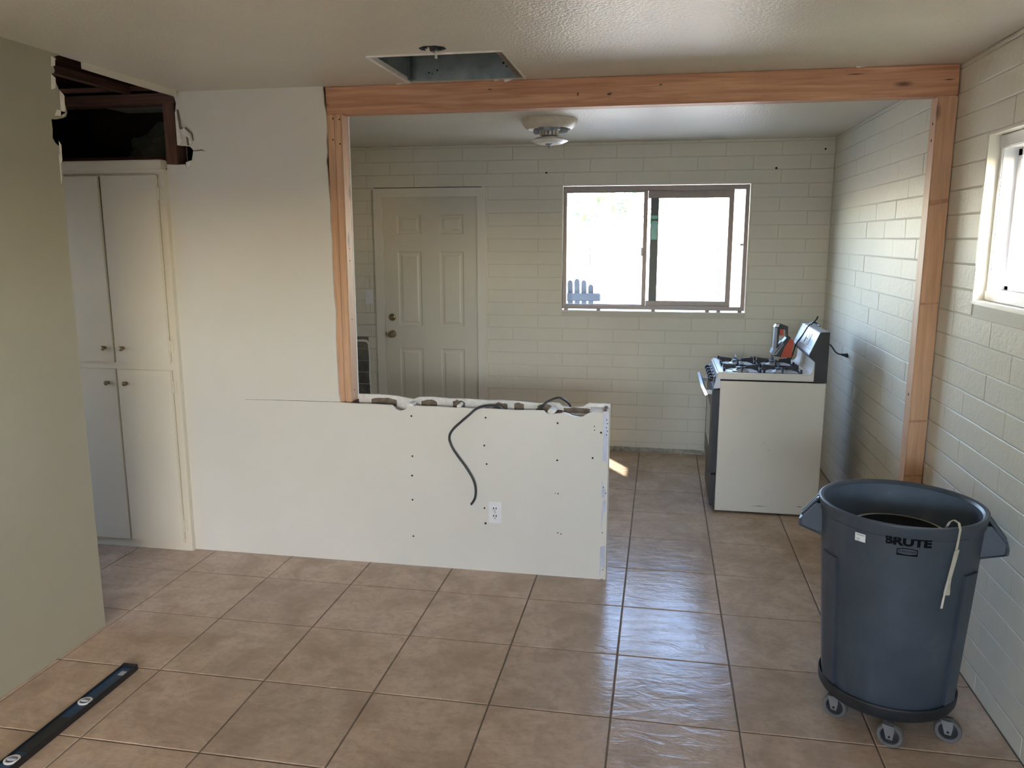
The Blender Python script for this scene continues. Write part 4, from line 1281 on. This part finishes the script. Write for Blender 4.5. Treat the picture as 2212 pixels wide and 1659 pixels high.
lab(MB().bbox(LXc - 0.021, LXc + 0.021, -1.94, -1.74, 0.0187, 0.0198, 0.0004).build('hand_hole', M['black'], lv), 'black rubber lined hand hole')
lab(MB().bbox(LXc - 0.004, LXc + 0.019, -1.455, -1.425, 0.0187, 0.0194, 0.0003).build('decal', M['silver'], lv), 'small silver decal near the end')

# ------------------------------------------------------------------ round grey trash can on its dolly
CX, CY = 0.987, -1.117
FRONT = math.radians(254.0)          # direction the print faces
ZB, ZT = 0.112, 0.800
RB, RT = 0.222, 0.262


def r_at(z):
    return RB + (RT - RB) * (z - ZB) / (ZT - 0.045 - ZB)


can = thing('trash_can', 'large round blue-grey plastic trash can by the right wall', 'trash can', (CX, CY, ZB))
prof = [(0.02, ZB + 0.012), (RB - 0.030, ZB + 0.010), (RB - 0.022, ZB), (RB - 0.008, ZB + 0.004), (RB, ZB + 0.016)]
for k in range(1, 9):
    z = ZB + 0.016 + (ZT - 0.060 - ZB - 0.016) * k / 8
    prof.append((r_at(z), z))
prof += [(RT - 0.001, ZT - 0.050), (RT + 0.004, ZT - 0.042), (RT + 0.006, ZT - 0.020), (RT + 0.010, ZT - 0.010), (RT + 0.009, ZT - 0.002), (RT + 0.003, ZT), (RT - 0.006, ZT - 0.003), (RT - 0.012, ZT - 0.012)]
linp = [(RT - 0.012, ZT - 0.013)]
for k in range(8, -1, -1):
    z = ZB + 0.016 + (ZT - 0.060 - ZB - 0.016) * k / 8
    linp.append((r_at(z) - 0.006, z))
linp += [(RB - 0.03, ZB + 0.016), (0.02, ZB + 0.016)]
MB().lathe(linp, 96, (CX, CY, 0), False).build('inner_wall', M['can_lit_dust'], can, True)
MB().lathe(prof, 96, (CX, CY, 0), False).build('body', M['can'], can, True)


def cyl(phi, z, d=0.0):
    r = r_at(z) + d
    return (CX + r * math.cos(phi), CY + r * math.sin(phi), z)


def curved_plate(phi0, phi1, z0, z1, d0, d1, nphi=12, nz=4):
    """solid plate hugging the can wall between angles and heights"""
    m = MB()
    V, F = [], []
    for d in (d0, d1):
        for i in range(nphi + 1):
            for j in range(nz + 1):
                V.append(cyl(phi0 + (phi1 - phi0) * i / nphi, z0 + (z1 - z0) * j / nz, d))
    def ix(s, i, j): return s * (nphi + 1) * (nz + 1) + i * (nz + 1) + j
    for s in (0, 1):
        for i in range(nphi):
            for j in range(nz):
                F.append((ix(s, i, j), ix(s, i + 1, j), ix(s, i + 1, j + 1), ix(s, i, j + 1)))
    for i in range(nphi):
        for j in (0, nz):
            F.append((ix(0, i, j), ix(0, i + 1, j), ix(1, i + 1, j), ix(1, i, j)))
    for j in range(nz):
        for i in (0, nphi):
            F.append((ix(0, i, j), ix(0, i, j + 1), ix(1, i, j + 1), ix(1, i, j)))
    return m.add(V, F)


# raised upper band and vertical vent channels at both sides of the front panel
for a0, a1 in ((-64, -46), (52, 68), (114, 130), (-130, -114)):
    p0, p1 = FRONT + math.radians(a0), FRONT + math.radians(a1)
    curved_plate(p0, p1, ZB + 0.03, 0.622, -0.002, 0.010, 8, 6).build('vent_channel', M['can'], can, True)
curved_plate(FRONT - math.radians(50), FRONT + math.radians(50), 0.632, 0.752, -0.002, 0.0022, 24, 2).build('upper_band', M['can'], can, True)
# side handles: open pockets, lifted by a hooked grip
for sgn in (1, -1):
    phi = FRONT - sgn * PI / 2
    ux, uy = math.cos(phi), math.sin(phi)
    vx, vy = -uy, ux
    def hp(r, t, z): return (CX + ux * r + vx * t, CY + uy * r + vy * t, z)
    rr = RT
    m = MB()
    hw = 0.062
    # two side cheeks
    for t0, t1 in ((-hw, -hw + 0.007), (hw - 0.007, hw)):
        out = [(rr - 0.012, ZT - 0.030), (rr + 0.012, ZT - 0.030), (rr + 0.066, ZT - 0.098), (rr + 0.062, ZT - 0.122), (rr - 0.016, ZT - 0.148)]
        V = [hp(a, t0, b) for a, b in out] + [hp(a, t1, b) for a, b in out]
        n_ = len(out)
        m.add(V, [tuple(range(n_)), tuple(range(2 * n_ - 1, n_ - 1, -1))] + [(i, i + n_, (i + 1) % n_ + n_, (i + 1) % n_) for i in range(n_)])
    # outer grip and bottom web
    for out in ([(rr + 0.056, ZT - 0.092), (rr + 0.068, ZT - 0.096), (rr + 0.068, ZT - 0.118), (rr + 0.054, ZT - 0.118)],
                [(rr - 0.016, ZT - 0.148), (rr + 0.066, ZT - 0.122), (rr + 0.066, ZT - 0.115), (rr - 0.016, ZT - 0.140)]):
        V = [hp(a, -hw, b) for a, b in out] + [hp(a, hw, b) for a, b in out]
        m.add(V, [(0, 1, 2, 3), (7, 6, 5, 4)] + [(i, i + 4, (i + 1) % 4 + 4, (i + 1) % 4) for i in range(4)])
    # two fingers joining the rim to the grip
    for t in (-0.020, 0.020):
        out = [(rr + 0.000, ZT - 0.012), (rr + 0.014, ZT - 0.020), (rr + 0.066, ZT - 0.088), (rr + 0.056, ZT - 0.096)]
        V = [hp(a, t - 0.010, b) for a, b in out] + [hp(a, t + 0.010, b) for a, b in out]
        m.add(V, [(0, 1, 2, 3), (7, 6, 5, 4)] + [(i, i + 4, (i + 1) % 4 + 4, (i + 1) % 4) for i in range(4)])
    m.build('handle', M['can'], can)


def text_on_can(txt, phi_c, z_c, height, mat, name, width=None, off=0.0, d=0.0035, wear=None):
    cu = bpy.data.curves.new(name, 'FONT')
    cu.body = txt
    cu.size = 1.0
    cu.offset = off
    cu.extrude = 0.0
    cu.align_x, cu.align_y = 'CENTER', 'CENTER'
    cu.resolution_u = 3
    to = bpy.data.objects.new(name, cu)
    COL.objects.link(to)
    dg = bpy.context.evaluated_depsgraph_get()
    me = bpy.data.meshes.new_from_object(to.evaluated_get(dg))
    bpy.data.objects.remove(to)
    bm = bmesh.new()
    bm.from_mesh(me)
    bmesh.ops.triangulate(bm, faces=bm.faces)
    for _ in range(2):
        bmesh.ops.subdivide_edges(bm, edges=[e for e in bm.edges if e.calc_length() > 0.18], cuts=1)
        bmesh.ops.triangulate(bm, faces=bm.faces)
    xs_ = [v.co.x for v in bm.verts]; ys_ = [v.co.y for v in bm.verts]
    sx = (width / (max(xs_) - min(xs_))) if width else height / (max(ys_) - min(ys_))
    sy = height / (max(ys_) - min(ys_))
    cx_, cy_ = (max(xs_) + min(xs_)) / 2, (max(ys_) + min(ys_)) / 2
    if wear:
        kill = [f for f in bm.faces if (f.calc_center_median().x - cx_) * sx < wear]
        bmesh.ops.delete(bm, geom=kill, context='FACES')
    for v in bm.verts:
        z = z_c + (v.co.y - cy_) * sy
        ph = phi_c + (v.co.x - cx_) * sx / r_at(z)
        v.co = Vector(cyl(ph, z, d))
    bm.to_mesh(me)
    bm.free()
    me.materials.clear()
    me.materials.append(mat)
    return link(name, me, can)


PH_T = FRONT + math.radians(6.0)
lab(text_on_can('BRUTE', PH_T, 0.745, 0.030, M['ink'], 'print_lettering', 0.140, 0.055, wear=-0.0655), 'bold black word BRUTE, its first letter worn at the left')
# emblem below the word: bulged frame with a small word and a dark band
m = MB()


def strip(pts_in, pts_out):
    n_ = len(pts_in)
    V = [cyl(PH_T + a / 0.26, b, 0.0036) for a, b in pts_in] + [cyl(PH_T + a / 0.26, b, 0.0036) for a, b in pts_out]
    m.add(V, [(i, i + 1, n_ + i + 1, n_ + i) for i in range(n_ - 1)])


EX, EZ, EH = 0.0, 0.710, 0.0125
hw = 0.031
bul = lambda t: 0.0045 * (1 - t * t)
ts = [k / 8 - 1 for k in range(17)]
strip([(EX + hw * t, EZ + EH - 0.006 + bul(t)) for t in ts], [(EX + hw * t, EZ + EH - 0.003 + bul(t)) for t in ts])
strip([(EX + hw * t, EZ - EH) for t in ts], [(EX + hw * t, EZ - EH * 0.30 - bul(t)) for t in ts])
strip([(EX - hw, EZ - EH), (EX - hw, EZ + EH - 0.003)], [(EX - hw + 0.003, EZ - EH), (EX - hw + 0.003, EZ + EH - 0.003)])
strip([(EX + hw - 0.003, EZ - EH), (EX + hw - 0.003, EZ + EH - 0.003)], [(EX + hw, EZ - EH), (EX + hw, EZ + EH - 0.003)])
lab(m.build('emblem', M['ink'], can), 'black bulged emblem frame below the word')
text_on_can('Rubbermaid', PH_T, 0.7125, 0.0078, M['ink'], 'emblem_lettering', 0.049, 0.0, d=0.0036)
PH_S = FRONT - math.radians(26.0)
st_ = lab(curved_plate(PH_S - 0.068, PH_S + 0.068, 0.714, 0.742, 0.0024, 0.0036, 6, 1).build('sticker', M['sticker'], can), 'small white rectangular sticker')
curved_plate(PH_S - 0.050, PH_S + 0.054, 0.7355, 0.7375, 0.0036, 0.0040, 6, 1).build('sticker_print', M['stickerink'], st_)
curved_plate(PH_S - 0.046, PH_S - 0.008, 0.7215, 0.7235, 0.0036, 0.0040, 4, 1).build('sticker_print', M['stickerink'], st_)
curved_plate(PH_S - 0.036, PH_S - 0.004, 0.7165, 0.7180, 0.0036, 0.0040, 4, 1).build('sticker_print', M['stickerink'], st_)

# pale strap draped over the rim
ph = FRONT + math.radians(38.5)
sp = thing('strap', 'thin beige strap hanging over the front rim of the trash can', 'strap', (CX, CY, ZT))


def ribbon(pts, widths, thick=0.002):
    """pts: (phi, r, z)"""
    m = MB()
    V = []
    for (p, r, z), w in zip(pts, widths):
        for s in (-1, 1):
            for t in (0, thick):
                pp = p + s * w / 2 / 0.27
                V.append((CX + (r + t) * math.cos(pp), CY + (r + t) * math.sin(pp), z))
    F = []
    for i in range(len(pts) - 1):
        a, b = i * 4, i * 4 + 4
        F += [(a, a + 2, b + 2, b), (a + 1, b + 1, b + 3, a + 3), (a, b, b + 1, a + 1), (a + 2, a + 3, b + 3, b + 2)]
    F += [(0, 1, 3, 2), (len(V) - 4, len(V) - 2, len(V) - 1, len(V) - 3)]
    return m.add(V, F)


R0 = RT + 0.012
loopP = [(ph - 0.075, RT - 0.030, ZT - 0.05), (ph - 0.070, RT - 0.026, ZT - 0.01), (ph - 0.055, RT - 0.018, ZT + 0.012), (ph - 0.030, RT - 0.008, ZT + 0.022), (ph - 0.004, RT + 0.006, ZT + 0.016), (ph, R0 + 0.002, ZT - 0.004),
         (ph - 0.002, R0, ZT - 0.03), (ph - 0.012, R0 - 0.002, ZT - 0.075)]
ribbon(loopP, [0.010, 0.010, 0.010, 0.010, 0.009, 0.008, 0.007, 0.008]).build('strap_loop', M['pale'], sp, True)
tailP = [(ph - 0.006, R0 + 0.001, ZT - 0.072), (ph - 0.012, R0, ZT - 0.078), (ph - 0.028, R0 - 0.003, ZT - 0.12), (ph - 0.046, R0 - 0.008, ZT - 0.17), (ph - 0.050, R0 - 0.011, ZT - 0.20), (ph - 0.048, R0 - 0.013, ZT - 0.225), (ph - 0.047, R0 - 0.013, ZT - 0.233)]
ribbon(tailP, [0.012, 0.016, 0.015, 0.014, 0.018, 0.024, 0.021]).build('strap_tail', M['pale'], sp, True)
thinP = [(ph - 0.070, R0 - 0.006, ZT - 0.178), (ph - 0.080, R0 - 0.010, ZT - 0.215), (ph - 0.088, R0 - 0.013, ZT - 0.25), (ph - 0.096, R0 - 0.014, ZT - 0.278)]
lab(ribbon(thinP, [0.003, 0.004, 0.007, 0.008]).build('strap_teeth', M['wire'], sp, True), 'white toothed edge of the strap')

# bucket standing inside the can
bx, by, bz, br = 1.004, -1.045, 0.675, 0.160
bk = thing('bucket', 'dark round pail with a pale rim standing inside the trash can', 'bucket', (bx, by, ZB + 0.02))
MB().lathe([(0.02, ZB + 0.018), (br - 0.065, ZB + 0.018), (br - 0.06, ZB + 0.018), (br - 0.004, bz - 0.01), (br - 0.004, bz - 0.002), (br - 0.010, bz - 0.002), (br - 0.075, ZB + 0.03), (0.02, ZB + 0.03)], 48, (bx, by, 0)).build('pail', M['dollyplastic'], bk, True)
lab(MB().lathe([(br - 0.010, bz - 0.006), (br + 0.001, bz - 0.006), (br + 0.002, bz), (br - 0.009, bz)], 48, (bx, by, 0), False).build('rim', M['pale'], bk, True), 'pale beige rim')

# dolly
do = thing('trash_can_dolly', 'dark round wheeled dolly under the trash can', 'dolly', (CX, CY, 0))
RD = 0.233
MB().lathe([(RB - 0.06, 0.096), (RB - 0.005, 0.098), (RB + 0.003, 0.104), (RB + 0.006, 0.132), (RD - 0.004, 0.134), (RD, 0.128), (RD - 0.002, 0.100), (RD - 0.010, 0.086), (RB - 0.06, 0.084)], 64, (CX, CY, 0), False).build('ring', M['dollyplastic'], do, True)
m = MB()
for k in range(5):
    t = math.radians(k * 72 + 12)
    mm = MB().box(0.0, RD - 0.03, -0.022, 0.022, 0.085, 0.096)
    mm.xf(Matrix.Translation((CX, CY, 0)) @ Matrix.Rotation(t, 4, 'Z'))
    m.add(mm.v, mm.f)
m.build('spoke_frame', M['dollyplastic'], do)
WR = 0.043
for (wx, wy, rot) in ((0.800, -1.203, 150), (0.948, -1.352, 155), (1.152, -1.287, 160), (1.185, -1.04, 150), (0.93, -0.915, 140)):
    t = math.radians(rot)
    ax = Vector((math.cos(t), math.sin(t), 0))          # rolling direction
    pv = Vector((-ax.y, ax.x, 0))                        # axle direction
    R_ = Matrix(((pv.x, ax.x, 0, wx), (pv.y, ax.y, 0, wy), (0, 0, 1, WR + 0.0005), (0, 0, 0, 1)))
    cs = MB().lathe([(WR - 0.014, -0.004), (WR - 0.0125, -0.011), (WR - 0.003, -0.012), (WR, -0.007), (WR, 0.007), (WR - 0.003, 0.012), (WR - 0.0125, 0.011), (WR - 0.014, 0.004)], 28, (0, 0, 0), False, 'x')
    tyre = cs.xf(R_).build('caster', M['caster'], do, True)
    lab(tyre, 'pale rubber tyred caster')
    hub = MB().lathe([(0.003, -0.009), (0.010, -0.008), (WR - 0.0135, -0.005), (WR - 0.0135, 0.005), (0.010, 0.008), (0.003, 0.009)], 20, (0, 0, 0), True, 'x')
    hub.xf(R_).build('hub', M['dollyplastic'], tyre, True)
    fk = MB()
    for s in (-0.016, 0.016):
        out = [(-0.010, -0.010), (0.010, -0.010), (0.020, 0.026), (0.026, 0.041), (-0.012, 0.041), (-0.014, 0.020)]
        V = [(s - 0.001, a, b) for a, b in out] + [(s + 0.001, a, b) for a, b in out]
        n_ = len(out)
        fk.add(V, [tuple(range(n_)), tuple(range(2 * n_ - 1, n_ - 1, -1))] + [(i, i + n_, (i + 1) % n_ + n_, (i + 1) % n_) for i in range(n_)])
    fk.box(-0.017, 0.017, -0.012, 0.026, 0.038, 0.041)
    fk.xf(R_).build('fork', M['castermetal'], tyre)
    MB().lathe([(0.004, -0.019), (0.004, 0.019)], 10, (0, 0, 0), True, 'x').xf(R_).build('axle', M['hole'], tyre)

# ------------------------------------------------------------------ outside
gnd = struct(MB().box(-14, 14, YB + WT + 0.001, 16, -0.2, -0.10).build('ground', M['patio']))
struct(MB().box(XR + WT + 0.001, 14, -16, YB + WT, -0.2, -0.10).build('side_ground', M['grass']))
struct(MB().box(-14, XR + WT, -16, -6.61, -0.2, -0.10).box(-14, -4.31, -6.6, YB + WT, -0.2, -0.10).build('rear_ground', M['dirt']))
struct(MB().box(-14, 14, -13.2, -13.0, -0.0995, 2.1).build('added_rear_glow_screen', M['yardwall']))  # unseen wall added to hide the low sky glow behind the camera
struct(MB().box(-7.0, -6.8, -6.0, 5.0, -0.0995, 2.7).build('added_warm_bounce_wall', M['yardwall']))  # unseen wall added so the light through the hallway window turns warmer
struct(MB().box(-7.0, 7.0, -9.2, -6.62, 2.42, 2.50).build('added_rear_shade_roof', M['trim']))  # unseen roof added to keep sun and high sky off the rear opening
hg = MB()
for k in range(2600):
    c = Vector((random.uniform(7.2, 8.6), random.uniform(-4.5, 8.4), 0)); c.z = random.uniform(-0.1, 2.0 + 0.5 * math.sin(c.y * 2.1))
    a = Vector((random.uniform(-1, 1), random.uniform(-1, 1), random.uniform(-.6, .6))).normalized(); b = a.orthogonal().normalized(); l_ = random.uniform(0.12, 0.24)
    hg.add([c - a * l_, c + b * l_ * .5, c + a * l_, c - b * l_ * .5], [(0, 1, 2, 3)])
hg = hg.build('hedge', M['leaf'])
hg['kind'] = 'stuff'
tag(hg, 'tall green hedge outside the right window', 'hedge')
yw = MB()
for k in range(18):
    yw.box(-9 + k * 1.0, -9 + k * 1.0 + 0.985, 9.0, 9.2, -0.1, 1.55)
o = yw.build('yard_wall', M['yardwall'])
struct(o)
struct(MB().box(-9, 9, 8.97, 9.23, 1.55, 1.60).build('yard_wall_cap', M['brownalu']))
struct(MB().bbox(0.755, 0.80, 5.0, 5.05, -0.0995, 1.62, 0.004).build('yard_pole', M['chairpaint']))

# slatted garden chair behind the left pane
ch = thing('garden_chair', 'grey slatted garden chair outside, behind the left pane of the back window', 'chair', (-0.60, 3.35, -0.10))
for k in range(5):
    t = k - 2
    h_ = 1.362 - 0.0125 * t * t
    x_ = -0.60 + t * 0.061
    m = MB()
    n_ = 8
    top = [(x_ + 0.023 * math.cos(PI * q / n_), h_ - 0.03 + 0.03 * math.sin(PI * q / n_)) for q in range(n_ + 1)]
    m.prism([(x_ - 0.023, 0.25)] + [(x_ + 0.023, 0.25)] + top, 'y', 3.30, 3.32)
    m.v = [(a, b + (c - 0.25) * -0.22, c) for a, b, c in m.v]
    m.build('back_slat', M['chairpaint'], ch)
MB().bbox(-0.82, -0.39, 3.05, 3.09, 1.165, 1.235, 0.01).build('back_rail', M['chairpaint'], ch)
MB().bbox(-0.86, -0.34, 3.28, 3.85, 0.27, 0.30, 0.005).build('seat', M['chairpaint'], ch)
for x_ in (-0.85, -0.35):
    for y_ in (3.24, 3.82):
        MB().bbox(x_ - 0.03, x_ + 0.03, y_ - 0.03, y_ + 0.03, -0.0995, 0.56, 0.004).build('leg', M['chairpaint'], ch)
    MB().bbox(x_ - 0.06, x_ + 0.06, 3.15, 3.9, 0.56, 0.585, 0.006).build('armrest', M['chairpaint'], ch)


def tree(x, y, h, spread, label, n=420):
    t = thing('tree', label, 'tree', (x, y, -0.1))
    MB().tube([(x, y, -0.1), (x + 0.05, y, h * .35), (x - 0.06, y + 0.1, h * .7)], [0.12, 0.10, 0.09, 0.085, 0.08, 0.06, 0.05, 0.04], 8, 4).build('trunk', M['bark'], t, True)
    m = MB()
    for k in range(n):
        while True:
            p = Vector((random.uniform(-1, 1), random.uniform(-1, 1), random.uniform(-1, 1)))
            if 0.25 < p.length < 1: break
        c = Vector((x + p.x * spread, y + p.y * spread, h * 0.78 + p.z * spread * 0.8))
        a = Vector((random.uniform(-1, 1), random.uniform(-1, 1), random.uniform(-.6, .6))).normalized()
        b = a.orthogonal().normalized()
        l_ = random.uniform(0.08, 0.16)
        m.add([c - a * l_, c + b * l_ * .4, c + a * l_, c - b * l_ * .4], [(0, 1, 2, 3)])
    f = m.build('foliage', M['leaf'], t)
    f['kind'] = 'stuff'


tree(-0.75, 11.0, 3.9, 1.5, 'green tree beyond the yard wall, seen through the left pane of the back window')
tree(2.6, 10.8, 4.0, 1.7, 'green tree beyond the yard wall, seen at the right side of the back window')
